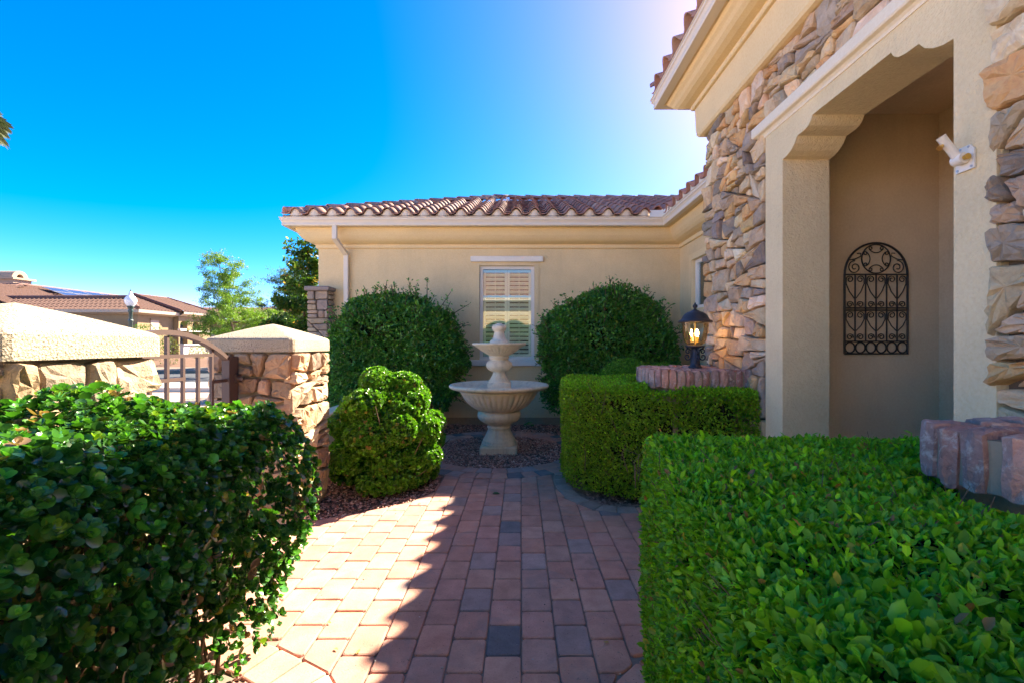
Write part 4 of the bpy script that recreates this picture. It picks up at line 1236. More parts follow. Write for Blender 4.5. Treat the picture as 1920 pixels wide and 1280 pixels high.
yd = MB(); yd.add([(-120,25.6,.06),(60,25.6,.06),(60,28.5,.45),(-120,28.5,.45),(60,120,.6),(-120,120,.6)], [(0,1,2,3),(3,2,4,5)]); yd.build('neighbour_yard', plain('yard_gravel', (.19,.115,.08), .95, bst=.9, bscale=20, spec=.2, var=.35), kind='structure')
NH = thing('house', (-30, 33, .45), 'tan neighbour house across the street with solar panels and arched windows', 'house')
M_NWALL = stucco('neighbour_stucco', (.28,.205,.115), 30, .2)
q = MB(); q.box(-36, -25.3, 30, 33.07, .4, 3.6); q.build('wall', M_NWALL, NH)
q = MB()
cx_ = -24.9
segs = [33.07, 33.12, 33.90, 34.40, 35.20, 36.15]
for a_, b_ in ((33.07, 33.20), (33.95, 34.45), (35.20, 36.15)): q.box(cx_-.35, cx_, a_, b_, 1.351, 2.7)
q.box(cx_-.35, cx_, 33.07, 36.15, .4, 1.35); q.box(cx_-.35, cx_, 33.07, 36.15, 3.08, 3.7)
for y0, y1 in ((33.20, 33.95), (34.45, 35.20)):
    yc, r_ = (y0+y1)/2, (y1-y0)/2
    K = 10
    for i in range(K):
        ta, tb = math.pi*i/K, math.pi*(i+1)/K
        pa, pb = (yc+r_*math.cos(ta), 2.70+r_*math.sin(ta)), (yc+r_*math.cos(tb), 2.70+r_*math.sin(tb))
        q.add([(cx_,pa[0],pa[1]),(cx_,pb[0],pb[1]),(cx_,pb[0],3.08),(cx_,pa[0],3.08),(cx_-.35,pa[0],pa[1]),(cx_-.35,pb[0],pb[1])], [(0,1,2,3),(1,0,4,5)])
for a_, b_ in ((33.07, 33.20), (33.95, 34.45), (35.20, 36.15)): q.box(cx_-.35, cx_, a_, b_, 2.7, 3.08)
q.box(-36, cx_-.351, 33.071, 33.3, .4, 3.6); q.box(-36, cx_-.001, 36.151, 36.4, .4, 3.7)
q.build('wall', M_NWALL, NH)
for yc in (33.575, 34.825):
    q = MB(); q.box(cx_-.42, cx_-.36, yc-.37, yc+.37, 1.36, 3.07); w_ = q.build('window', M_WHITE, NH)
    for dy in (-.19, .19):
        q = MB(); q.box(cx_-.358, cx_-.352, yc+dy-.16, yc+dy+.16, 1.42, 3.05); q.build('pane', plain('far_glass', (.07,.08,.09), .1) if 'far_glass' not in bpy.data.materials else bpy.data.materials['far_glass'], w_)
q = MB(); q.box(-25.30, -25.27, 31.05, 31.75, 1.6, 3.0); w_ = q.build('window', plain('far_shade', (.42,.34,.27), .7), NH)
q = MB(); q.box(-25.32, -25.22, 31.0, 31.8, 3.001, 3.12); q.build('lintel', M_NWALL, NH)
q = MB(); q.box(-24.92, -24.70, 33.0, 33.6, 2.35, 2.50); q.box(-24.92, -24.78, 33.95, 36.2, 2.30, 2.42); q.build('trim_band', M_TRIM, NH)
fa = MB()
fa.sweep([(-36,29.9),(-25.2,29.9),(-25.2,33.0)][::1], [(.35,3.42),(.42,3.42),(.45,3.62),(0,3.62),(0,3.30)], True)
fa.sweep([(-24.8,33.0),(-24.8,36.3),(-30,36.3)], [(.25,3.55),(.33,3.55),(.36,3.74),(0,3.74),(0,3.40)], True)
fa.build('fascia', plain('far_fascia', (.42,.35,.27), .6), NH)
rf = MB()
s_ = .37
corrugated(rf, (-37.5,29.4,3.62), (12.7,0,0), (0,2.6,2.6*s_), 40, 7, .05, .035, lambda c: c.x < -24.8-(c.y-29.4))
corrugated(rf, (-24.75,29.4,3.62), (0,3.9,0), (-3.3,0,3.3*s_), 13, 9, .05, .035, lambda c: c.y > 29.4+(-24.75-c.x))
corrugated(rf, (-24.4,32.9,3.72), (0,3.7,0), (-3.3,0,3.3*s_), 12, 9, .05, .035, lambda c: c.y < 36.6-(-24.4-c.x)*.35)
corrugated(rf, (-33.5,30.5,3.72), (0,18,0), (-6.3,0,6.3*s_), 60, 18, .05, .035, lambda c: c.y > 36.4-( -33.5-c.x)*.02 or c.x > -39.4)
corrugated(rf, (-52,29.4,3.62), (14.2,0,0), (0,6.6,6.6*s_), 46, 18, .05, .035, lambda c: c.x < -36.6-(c.y-29.4)*.35)
rf.build('roof', M_TILE, NH, color=(.15,.088,.066))
# ridge and hip rolls
rr_ = MB()
for a_, b_ in (((-28.05,32.7,4.90),(-28.0,36.0,4.95)), ((-24.8,29.4,3.72),(-27.4,32.0,4.66)), ((-27.4,32.0,4.68),(-37.4,32.0,4.66)), ((-24.4,36.6,3.8),(-27.9,35.9,4.95)), ((-39.75,36.2,6.1),(-39.8,48,6.1)), ((-39.75,36.2,6.1),(-36.9,30.2,3.95)), ((-39.75,36.2,6.1),(-52,36.0,6.1)), ((-24.6,32.95,3.78),(-27.9,32.8,4.95))):
    rr_.tube([a_, b_], .13, 8)
rr_.build('ridge_roll', M_TILE, NH, color=(.17,.09,.07))
M_SOLAR = plain('solar_cell', (.045,.055,.12), .15, 0, spec=.8)
nrm = Vector((s_, 0, 1)).normalized()
for k, (yy, t0) in enumerate([(y, t) for t in (0.55, 1.65, 2.75) for y in (36.9, 38.6, 40.3, 42.0)]+[(44.6, .55), (46.3, .55)]):
    if t0 > 2 and yy > 41: continue
    q = MB()
    def on(y, t, o): 
        x = -39.5+t; return (x+nrm.x*o, y, 6.05-t*s_+.06+nrm.z*o)
    q.add([on(yy,t0,.10), on(yy+1.62,t0,.10), on(yy+1.62,t0+1.0,.10), on(yy,t0+1.0,.10), on(yy,t0,.14), on(yy+1.62,t0,.14), on(yy+1.62,t0+1.0,.14), on(yy,t0+1.0,.14)], [(0,1,2,3),(7,6,5,4),(0,4,5,1),(1,5,6,2),(2,6,7,3),(3,7,4,0)])
    pn = q.build('solar_panel', plain('panel_frame', (.5,.5,.52), .4, .6) if 'panel_frame' not in bpy.data.materials else bpy.data.materials['panel_frame'], NH)
    q = MB(); q.add([on(yy+.04,t0+.04,.144), on(yy+1.58,t0+.04,.144), on(yy+1.58,t0+.96,.144), on(yy+.04,t0+.96,.144)], [(3,2,1,0)]); q.build('cells', M_SOLAR, pn)
ch = MB(); ch.box(-43.6, -41.75, 37.4, 38.8, 4.5, 6.70); ch.box(-43.8, -41.55, 37.2, 39.0, 6.70, 6.86)
CHM = ch.build('chimney', plain('chimney_stucco', (.36,.26,.18), .9), NH)
q = MB(); K = 12
arc = [(38.1+.62*math.cos(math.pi*i/K), 6.86+.62*math.sin(math.pi*i/K)) for i in range(K+1)]
arc2 = [(38.1+.27*math.cos(math.pi*i/K), 6.86+.33*math.sin(math.pi*i/K)) for i in range(K+1)]
for x in (-43.4, -41.95):
    pass
vv = [(-41.95,a,b) for a,b in arc]+[(-41.95,a,b) for a,b in arc2]+[(-43.4,a,b) for a,b in arc]+[(-43.4,a,b) for a,b in arc2]
m_ = K+1
q.add(vv, [(i,i+1,m_+i+1,m_+i) for i in range(K)]+[(2*m_+i+1,2*m_+i,3*m_+i,3*m_+i+1) for i in range(K)]+[(i+1,i,2*m_+i,2*m_+i+1) for i in range(K)]+[(m_+i,m_+i+1,3*m_+i+1,3*m_+i) for i in range(K)])
q.build('chimney_hood', bpy.data.materials['chimney_stucco'], CHM)
lw = thing('garden_wall', (-22.6, 33, .45), 'low white wall in front of the neighbour house arches', 'wall')
q = MB(); q.box(-23.4, -23.15, 31.2, 35.6, .3, 1.30); q.build('wall_body', plain('far_white', (.46,.43,.40), .8), lw)
q = MB(); q.box(-23.5, -23.05, 31.1, 35.7, 1.301, 1.40); q.build('coping', bpy.data.materials['far_white'], lw)
NH2 = thing('house', (-27, 48, .5), 'farther tan house with tile roof half hidden behind the feathery tree', 'house')
q = MB(); q.box(-34, -21.5, 45, 56, .4, 3.85); q.build('wall', M_NWALL, NH2)
q = MB(); corrugated(q, (-35,44.4,3.8), (14.2,0,0), (0,4.0,4.0*.36), 44, 11, .05, .035, lambda c: c.x < -20.8-(c.y-44.4)); corrugated(q, (-20.8,44.4,3.8), (0,8,0), (-4,0,4*.36), 25, 11, .05, .035, lambda c: c.y > 44.4+(-20.8-c.x)); q.build('roof', M_TILE, NH2, color=(.16,.095,.072))
q = MB(); q.sweep([(-34,45),(-21.5,45),(-21.5,52)], [(.4,3.55),(.6,3.55),(.62,3.80),(0,3.80)], True); q.build('fascia', bpy.data.materials['far_fascia'], NH2)
q = MB(); q.box(-30.6, -29.9, 44.95, 44.99, 1.9, 3.0); q.build('window', bpy.data.materials['far_glass'], NH2)
# street lamp
SX, SY = -17.17, 20.0
SLP = thing('street_lamp', (SX, SY, 0), 'street lamp with white acorn globe on a dark green post', 'street lamp')
M_POST = plain('lamp_post', (.10,.13,.12), .5, .2)
q = MB(); q.lathe([(.20,-.05),(.20,.25),(.13,.40),(.10,.55),(.085,.7),(.075,2.35),(.10,2.37),(.10,2.42),(.065,2.45)], (SX,SY), 16); q.build('pole', M_POST, SLP, smooth=True)
q = MB(); q.lathe([(.065,2.45),(.07,2.75),(.11,2.80),(.08,2.86),(.10,2.93),(.135,3.0),(.14,3.03),(.0,3.03)], (SX,SY), 16); q.build('collar', plain('lamp_collar', (.03,.06,.055), .4), SLP, smooth=True)
q = MB(); q.lathe([(.12,3.03),(.19,3.12),(.225,3.24),(.215,3.34),(.16,3.44),(.10,3.50),(.085,3.54),(.075,3.60),(.04,3.66),(.0,3.67)], (SX,SY), 20); q.build('globe', plain('lamp_globe', (.74,.76,.80), .15), SLP, smooth=True)
q = MB(); q.lathe([(.03,3.66),(.035,3.69),(.012,3.74),(.0,3.80)], (SX,SY), 8); q.build('finial', M_LAMP, SLP)

# ------------------------------------------------------------------ foliage
def T_oval(wd=.5, fold=.10, curl=-.06):
    v = np.array([(0,0,0),(.30,-wd*.46,fold*.8),(.70,-wd*.42,fold*.7),(1,0,curl),(.70,wd*.42,fold*.7),(.30,wd*.46,fold*.8),(.5,0,-fold*.25)], float)
    f = np.array([(0,1,6),(1,2,6),(2,3,6),(3,4,6),(4,5,6),(5,0,6)])
    return v, f
def T_round(wd=.95, cup=.12):
    v = np.array([(0,0,0),(.28,-wd*.40,cup*.7),(.66,-wd*.50,cup),(.93,-wd*.24,cup*.7),(1,0,cup*.4),(.93,wd*.24,cup*.7),(.66,wd*.50,cup),(.28,wd*.40,cup*.7),(.55,0,-cup*.2)], float)
    f = np.array([(0,1,8),(1,2,8),(2,3,8),(3,4,8),(4,5,8),(5,6,8),(6,7,8),(7,0,8)])
    return v, f
def T_diam(wd=.5, fold=.12):
    v = np.array([(0,0,0),(.45,-wd*.5,fold),(1,0,-.03),(.45,wd*.5,fold)], float)
    return v, np.array([(0,1,2),(0,2,3)])
def unit(a):
    return a/np.maximum(np.linalg.norm(a, axis=-1, keepdims=True), 1e-9)
def axes(t, n):
    x = unit(t); z = n - x*(x*n).sum(-1, keepdims=True); z = unit(z); y = np.cross(z, x)
    return np.stack([x, y, z], -1)          # columns
def leaf_geo(P, A, L, tpl):
    v, f = tpl
    N = len(P)
    vv = np.einsum('nij,kj->nki', A, v)*L[:,None,None] + P[:,None]
    return vv.reshape(-1,3), (f[None]+len(v)*np.arange(N)[:,None,None]).reshape(-1,3)
def leaves(name, P, t, n, L, tpl, tint, mat, parent, kind='stuff'):
    A = axes(t, n)
    v, f = leaf_geo(P, A, L, tpl)
    return np_mesh(name, v, f, np.repeat(tint, len(tpl[0]), 0), mat, parent, kind=kind)
def pal_tint(pal, N, spread=.25, rare=None, p=.02):
    pal = np.array(pal); c = pal[NP.integers(0, len(pal), N)]*np.exp(NP.normal(0, spread, (N,1)))
    if rare is not None:
        m = NP.uniform(0, 1, N) < p; c[m] = np.array(rare)[NP.integers(0, len(rare), m.sum())]
    return np.clip(c, 0, .9)
def wob(P, a, k, s=0.):
    return a*(np.sin(P[:,0]*k+1.3+s)*np.sin(P[:,1]*k*1.13+.4+s)+np.sin(P[:,2]*k*1.3+P[:,0]*k*.7+s)*.7+np.sin(P[:,1]*k*2.1-P[:,2]*k*1.7+s)*.5)
def hedge_points(poly, z0, H, dens, depth=.05, rnd=.07, wa=.012, wk=7.):
    poly = ccw(poly); xs = [p[0] for p in poly]; ys = [p[1] for p in poly]
    A = abs(area(poly)); out = []; nrm_ = []
    m = int(A*dens*1.0)
    P2 = np.stack([NP.uniform(min(xs),max(xs),m*3), NP.uniform(min(ys),max(ys),m*3)], 1); P2 = P2[in_poly(poly, P2)][:m]
    out.append(np.concatenate([P2, np.full((len(P2),1), H)], 1)); nrm_.append(np.tile([0,0,1.], (len(P2),1)))
    n = len(poly)
    for i in range(n):
        a, b = np.array(poly[i]), np.array(poly[(i+1) % n]); L = np.linalg.norm(b-a)
        m = int(L*(H-z0)*dens)
        u = NP.uniform(0, 1, m); z = NP.uniform(z0, H, m)
        out.append(np.concatenate([a+(b-a)*u[:,None], z[:,None]], 1)); d = (b-a)/L
        nrm_.append(np.tile([d[1],-d[0],0.], (m,1)))
    P, Nn = np.concatenate(out), np.concatenate(nrm_)
    # round the top edge: blend normals and pull in
    # distance to the outline
    dist = np.full(len(P), 9.)
    for i in range(n):
        a, b = poly[i], poly[(i+1) % n]; L = math.hypot(b[0]-a[0], b[1]-a[1])
        dist = np.minimum(dist, ((b[0]-a[0])*(P[:,1]-a[1])-(b[1]-a[1])*(P[:,0]-a[0]))/L)
    top = Nn[:,2] > .5
    e = np.clip(1-dist/rnd, 0, 1)*top + np.clip(1-(H-P[:,2])/rnd, 0, 1)*(~top)
    cxy = np.array(centroid(poly)); outd = unit(np.concatenate([P[:,:2]-cxy, np.zeros((len(P),1))], 1))
    P[:,2] -= np.where(top, (e**2)*rnd*.45, 0)
    P -= outd*np.where(~top, (e**2)*rnd*.45, 0)[:,None]
    Nn = unit(Nn + np.where(top[:,None], outd*e[:,None]*.7, np.array([0,0,1.])*e[:,None]*.7))
    P = P + Nn*(wob(P, wa, wk)-NP.exponential(depth, len(P)))[:,None]
    return P, Nn
def lobe_points(lobes, dens, depth=.05, zmin=0.02):
    out = []; nn = []
    for i, (c, r) in enumerate(lobes):
        c, r = np.array(c, float), np.array(r, float)
        ar = 4*math.pi*((r[0]*r[1])**1.6/3+(r[0]*r[2])**1.6/3+(r[1]*r[2])**1.6/3)**(1/1.6)
        m = int(ar*dens); d = unit(NP.normal(0, 1, (m,3)))
        p = c+d*r; n_ = unit(d/r)
        ok = p[:,2] > zmin
        for j, (c2, r2) in enumerate(lobes):
            if j != i: ok &= (((p-np.array(c2))/np.array(r2))**2).sum(1) > .80
        out.append(p[ok]); nn.append(n_[ok])
    P, Nn = np.concatenate(out), np.concatenate(nn)
    return P-Nn*(NP.exponential(depth, len(P))-depth*.3)[:,None], Nn
def rand_dirs(Nn, out_w, up_w, rnd_w):
    return unit(Nn*out_w + np.array([0,0,1.])*up_w + NP.normal(0, 1, Nn.shape)*rnd_w)
def twigs(name, segs, r, parent, mat=None):
    q = MB()
    for s_ in segs: q.tube(s_, [r*(1-.6*i/(len(s_)-1)) for i in range(len(s_))], 5, False)
    return q.build(name, mat or M_TWIG, parent, kind='stuff')
def leaf_obj_mesh(tpl, name='leaf'):
    me = bpy.data.meshes.new(name); me.from_pydata([tuple(p) for p in tpl[0]], [], [tuple(t) for t in tpl[1]])
    me.polygons.foreach_set('use_smooth', [True]*len(me.polygons)); return me
def split_near(P, A, L, n=300):
    """index of the n leaves that show largest from the path"""
    cam_ = np.array([0, 0, CAM_H]); d = P-cam_; dist = np.linalg.norm(d, axis=1)
    x = d[:,0]/np.maximum(d[:,1], .01)*853+977.5; y = 646-d[:,2]/np.maximum(d[:,1], .01)*853
    face = np.abs((A[:,:,2]*d).sum(1))/dist
    sc = L/dist*face
    sc[(d[:,1] < .05) | (x < 15) | (x > 1905) | (y < 0) | (y > 1265)] = 0
    return np.argsort(-sc)
def single_leaves(P, A, L, tint, tpl, mat, parent, idx):
    me = leaf_obj_mesh(tpl)
    for i in idx:
        M = Matrix([[A[i,0,0]*L[i],A[i,0,1]*L[i],A[i,0,2]*L[i],P[i,0]],[A[i,1,0]*L[i],A[i,1,1]*L[i],A[i,1,2]*L[i],P[i,1]],[A[i,2,0]*L[i],A[i,2,1]*L[i],A[i,2,2]*L[i],P[i,2]],[0,0,0,1]])
        link('leaf', me, mat, parent, M, color=tint[i])

# ---- near clipped hedge, right
NHX = [(.50,1.84),(.455,1.55),(.395,1.15),(.345,.65),(.31,.15),(.31,-.7),(1.86,-.7),(1.86,1.84)]
HG = thing('hedge', (1.0, .8, 0), 'big bright green clipped hedge in the right foreground below the near brick pier', 'hedge')
P, Nn = hedge_points(NHX, .03, .985, 27000, .020, .08, .013, 8)
keep = ~((P[:,0] > 1.15) & (P[:,1] < 1.27) & (P[:,1] > .84)) & ~((P[:,0] > 1.06) & (P[:,1] < 1.35) & (P[:,1] > .8) & (P[:,2] > .955)) & (P[:,1] > -.6) & ~((P[:,0] > 1.5) & (P[:,1] < .5))
keep &= ~((wob(P, 1., 15., 1.)+wob(P, .7, 31., 3.) > 1.25) & (NP.uniform(0,1,len(P)) < .72))
keep &= ~((P[:,1] < -.1) & (P[:,0] > .8)) & (np.hypot(P[:,0], P[:,1])+np.abs(P[:,2]-CAM_H) > .3)
P, Nn = P[keep], Nn[keep]
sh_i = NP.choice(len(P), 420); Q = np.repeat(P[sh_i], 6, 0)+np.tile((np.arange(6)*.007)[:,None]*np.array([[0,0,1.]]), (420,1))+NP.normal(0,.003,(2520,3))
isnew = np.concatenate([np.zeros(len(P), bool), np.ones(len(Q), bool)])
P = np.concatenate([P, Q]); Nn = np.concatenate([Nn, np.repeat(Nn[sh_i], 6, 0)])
N = len(P)
t = rand_dirs(Nn, .45, .45, .8); n_ = rand_dirs(Nn, .8, .7, .5)
L = NP.uniform(.012, .026, N)*np.where(NP.uniform(0,1,N) < .05, 1.5, 1)
tint = pal_tint([(.12,.34,.012),(.145,.38,.013),(.17,.42,.016),(.10,.285,.012),(.205,.44,.014),(.12,.34,.03)], N, .22, [(.40,.36,.04),(.34,.18,.06),(.22,.13,.06),(.30,.36,.04)], .045)
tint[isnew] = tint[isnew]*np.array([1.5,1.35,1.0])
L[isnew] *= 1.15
nr_ = np.linalg.norm(P-np.array([0,0,CAM_H]), axis=1) < .85
tint[nr_ & (tint[:,0] > .18)] = (.12,.31,.013)
tpl = T_oval(.55, .09)
A = axes(t, n_)
near_i = split_near(P, A, L)[:300]
mask = np.ones(N, bool); mask[near_i] = False
single_leaves(P, A, L, tint, tpl, M_LEAF_O, HG, near_i)
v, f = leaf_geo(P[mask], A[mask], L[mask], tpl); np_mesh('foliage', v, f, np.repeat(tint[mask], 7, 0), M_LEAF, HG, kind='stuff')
MB().prism([(.57,1.76),(.53,1.5),(.47,1.1),(.42,.6),(.39,.15),(.39,-.6),(.80,-.6),(.98,.5),(.98,1.45),(1.8,1.45),(1.8,1.76)], .02, .90).build('dark_core', M_DARK_CORE, HG)
rg = random.Random(77)
segs = []
for i in range(260):
    x, y = rg.uniform(.40,1.5), rg.uniform(.3,1.78)
    z = .945+rg.uniform(-.02,.06); segs.append([(x,y,z-.10),(x+rg.uniform(-.02,.02),y+rg.uniform(-.02,.02),z-.03),(x+rg.uniform(-.05,.05),y+rg.uniform(-.05,.05),z+rg.uniform(-.02,.035))])
for i in range(160):
    y = rg.uniform(.4,1.75); x = np.interp(y, [.15,.65,1.15,1.55,1.84], [.31,.345,.395,.455,.50]); z = rg.uniform(.1,.9); segs.append([(x+.07,y,z-.06),(x+.02,y+rg.uniform(-.02,.02),z),(x-.012,y+rg.uniform(-.03,.03),z+rg.uniform(.02,.05))])
twigs('twig', segs, .0018, HG)

# ---- box-cut hedge round the far pier
FHX = [(1.86,3.56),(1.50,3.62),(1.05,3.77),(.72,3.93),(.53,4.10),(.44,4.35),(.42,4.7),(.44,5.05),(.55,5.28),(.85,5.42),(1.3,5.42),(1.86,5.3)]
FH = thing('hedge', (.9, 4.4, 0), 'box-cut hedge wrapping round the far brick pier below the lantern', 'hedge')
P, Nn = hedge_points(FHX, .05, 1.0, 13500, .026, .08, .016, 6)
keep = ~((P[:,0] > 1.06) & (P[:,1] > 3.73) & (P[:,1] < 4.66) & (P[:,2] > .96)) 
# thinner low down and towards the house, where the twigs show
thin = np.clip((P[:,0]-1.2)/.6, 0, 1)*np.clip((.85-P[:,2])/.3, 0, 1)*.75 + np.clip((.25-P[:,2])/.3, 0, 1)*.5
hol = (wob(P, 1., 11., 2.)+wob(P, .6, 23., 1.)) > 1.15
keep &= NP.uniform(0,1,len(P)) > thin
keep &= ~(hol & (Nn[:,2] < .4) & (NP.uniform(0,1,len(P)) < .8))
P, Nn = P[keep], Nn[keep]; N = len(P)
t = rand_dirs(Nn, .5, .35, .8); n_ = rand_dirs(Nn, .8, .4, .6)
tint = pal_tint([(.165,.33,.014),(.20,.37,.015),(.145,.28,.015),(.235,.39,.015),(.20,.29,.016)], N, .25, [(.34,.27,.03),(.24,.14,.04),(.2,.26,.03)], .018)
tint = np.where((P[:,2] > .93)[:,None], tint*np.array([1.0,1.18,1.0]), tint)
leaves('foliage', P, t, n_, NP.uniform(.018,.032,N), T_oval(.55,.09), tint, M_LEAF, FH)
MB().prism(inset(FHX, .13), .03, .86).build('dark_core', M_DARK_CORE, FH)
segs = []
for i in range(60):
    a = rg.uniform(0, 1); x = .55+1.3*a; y = 4.02-.42*a**.8+rg.uniform(-.02,.12)
    z = rg.uniform(.15,.85); d = rg.uniform(-1,1)
    segs.append([(x,y+.08,z-.12),(x+.03*d,y+.01,z),(x+.09*d,y-.03,z+rg.uniform(.02,.12)),(x+.14*d,y-.045,z+rg.uniform(.06,.2))])
twigs('twig', segs, .0045, FH)
# small round shrub rising behind that hedge
RS = thing('shrub', (1.25, 5.3, 0), 'small bright rounded shrub rising behind the box-cut hedge', 'shrub')
P, Nn = lobe_points([((1.22,5.25,.82),(.36,.3,.36)), ((1.6,5.2,.80),(.3,.28,.33))], 9000, .03, .5); N = len(P)
leaves('foliage', P, rand_dirs(Nn,.5,.4,.7), rand_dirs(Nn,.8,.4,.5), NP.uniform(.018,.03,N), T_oval(.5,.09), pal_tint([(.10,.26,.02),(.12,.29,.02),(.08,.22,.02)], N, .25), M_LEAF, RS)
twigs('stem', [[(1.22,5.25,0),(1.22,5.25,.8)],[(1.6,5.2,0),(1.6,5.2,.8)]], .012, RS)

# ---- jade-leaved rosettes (near left bush and the sunlit bush)
def rosettes(P, Nn, rad, k=9, mass=1.0, up=.45, jit=.35):
    M_ = len(P); ax = rand_dirs(Nn, .8, up, jit)
    a0 = NP.uniform(0, 6.283, M_)
    ref = np.where(np.abs(ax[:,2:3]) < .9, np.array([[0,0,1.]]), np.array([[1.,0,0]]))
    u = unit(np.cross(ax, ref)); w_ = np.cross(ax, u)
    i = np.arange(k); fr = i/(k-1)
    ang = a0[:,None]+i[None]*2.4+NP.normal(0,.25,(M_,k))
    el = np.radians(72-62*fr)[None]+NP.normal(0,.16,(M_,k))
    rr = (u[:,None]*np.cos(ang)[...,None]+w_[:,None]*np.sin(ang)[...,None])
    t = rr*np.cos(el)[...,None]+ax[:,None]*np.sin(el)[...,None]
    n_ = ax[:,None]*np.cos(el)[...,None]-rr*np.sin(el)[...,None]
    Lf = rad[:,None]*(.50+.5*fr)[None]*NP.uniform(.85,1.15,(M_,k))
    base = P[:,None]+ax[:,None]*(rad[:,None]*(.30-.35*fr)[None])[...,None]
    return base.reshape(-1,3), t.reshape(-1,3), n_.reshape(-1,3), Lf.reshape(-1), np.tile(fr, M_), np.repeat(np.arange(M_), k)
JB = thing('bush', (-1.3, 1.4, 0), 'big dark jade-leaved bush filling the left foreground before the near stone pier', 'bush')
JP = [(-1.72,2.16),(-1.70,.2),(-1.02,.2),(-1.0,.8),(-.985,1.3),(-.98,1.7),(-1.01,1.97),(-1.11,2.15),(-1.34,2.24)]
P, Nn = hedge_points(JP, .10, 1.10, 1650, .035, .26, .040, 6.0)
Pi, Ni = hedge_points(inset(JP, .10), .12, 1.04, 800, .04, .16, .03, 6.5)
P, Nn = np.concatenate([P, Pi]), np.concatenate([Nn, Ni])
dens = wob(P, 1., 9., .7)+wob(P, .6, 17., 2.)
keep = ~((dens > .95) & (NP.uniform(0,1,len(P)) < .92) & (Nn[:,2] < .5))
keep &= ~((P[:,2] < .35) & (NP.uniform(0,1,len(P)) < (.35-P[:,2])*2.6))
keep &= np.linalg.norm(P-np.array([0,0,CAM_H]), axis=1) > .55
keep &= (P[:,1] > .15)
P, Nn = P[keep], Nn[keep]
# lumps along the right flank
P = P+Nn*(wob(P, .045, 4.6, .5))[:,None]
P[:,0] -= np.clip((.45-P[:,2])/.45, 0, 1)*.05
rad = NP.uniform(.013,.039,len(P))
b, t, n_, L, fr, ri = rosettes(P, Nn, rad, 10)
ok_ = NP.uniform(0,1,len(b)) < .80
b, t, n_, L, fr, ri = b[ok_], t[ok_], n_[ok_], L[ok_]*NP.uniform(.75,1.2,ok_.sum()), fr[ok_], ri[ok_]
base_t = pal_tint([(.045,.16,.020),(.055,.19,.024),(.038,.13,.022),(.075,.22,.025),(.05,.155,.05)], len(P), .28, [(.34,.30,.05),(.26,.17,.09),(.16,.27,.02),(.14,.24,.03)], .07)[ri]
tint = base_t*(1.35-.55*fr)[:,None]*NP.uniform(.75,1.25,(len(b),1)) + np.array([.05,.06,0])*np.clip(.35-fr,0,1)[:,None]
tpl = T_round(.92, .13); A = axes(t, n_)
near_i = split_near(b, A, L)[:300]; mask = np.ones(len(b), bool); mask[near_i] = False
single_leaves(b, A, L, tint, tpl, M_LEAF_OG, JB, near_i)
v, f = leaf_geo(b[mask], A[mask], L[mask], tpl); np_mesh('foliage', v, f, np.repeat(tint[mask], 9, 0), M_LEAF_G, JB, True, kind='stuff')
segs = []
for i in range(70):
    x0, y0 = -1.38+rg.uniform(-.2,.15), rg.uniform(.6,1.9); x1, y1 = min(-1.10, x0+rg.uniform(-.2,.3)), min(1.95, y0+rg.uniform(-.25,.25)); z1 = rg.uniform(.3,1.0)
    segs.append([(x0,y0,0),(x0*.6+x1*.4+rg.uniform(-.04,.04),y0*.6+y1*.4,z1*.45),(x1,y1,z1)])
twigs('branch', segs, .009, JB, M_BARK)

SB = thing('bush', (-1.2, 4.4, 0), 'sunlit lumpy round-leaved bush beside the far stone pier', 'bush')
rl = random.Random(41)
LB = [((-1.30,4.45,.58),(.36,.40,.44))]
for zz, rz, k in ((.15,.36,9),(.34,.40,10),(.56,.41,10),(.77,.33,8),(.93,.17,4)):
    for i in range(k):
        a_ = i*6.283/k+rl.uniform(-.3,.3)+zz*3
        rr0 = rz*rl.uniform(.82,1.05)
        LB.append(((-1.30+rr0*math.cos(a_)*.98, 4.45+rr0*math.sin(a_)*.95, zz+rl.uniform(-.06,.06)), (rl.uniform(.12,.19), rl.uniform(.12,.19), rl.uniform(.10,.15))))
P, Nn = lobe_points(LB, 2000, .018, .03)
dens = wob(P, 1., 12., .3); keep = ~((dens > 1.0) & (NP.uniform(0,1,len(P)) < .7)); P, Nn = P[keep], Nn[keep]
b, t, n_, L, fr, ri = rosettes(P, Nn, NP.uniform(.020,.032,len(P)), 9)
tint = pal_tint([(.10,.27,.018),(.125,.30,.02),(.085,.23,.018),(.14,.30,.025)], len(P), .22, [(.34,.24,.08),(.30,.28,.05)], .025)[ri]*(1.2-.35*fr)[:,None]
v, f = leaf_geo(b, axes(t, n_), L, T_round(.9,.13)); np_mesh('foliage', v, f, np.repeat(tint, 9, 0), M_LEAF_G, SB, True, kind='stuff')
segs = []
for i in range(46):
    a = rg.uniform(0, 6.28); r_ = rg.uniform(.1,.42); x0, y0 = -1.2+.12*math.cos(a), 4.4+.12*math.sin(a)
    z1 = rg.uniform(.2,.85)
    segs.append([(x0,y0,0),(x0+r_*.4*math.cos(a),y0+r_*.4*math.sin(a),z1*.5),(x0+r_*math.cos(a),y0+r_*math.sin(a),z1)])
twigs('branch', segs, .008, SB, M_BARK)

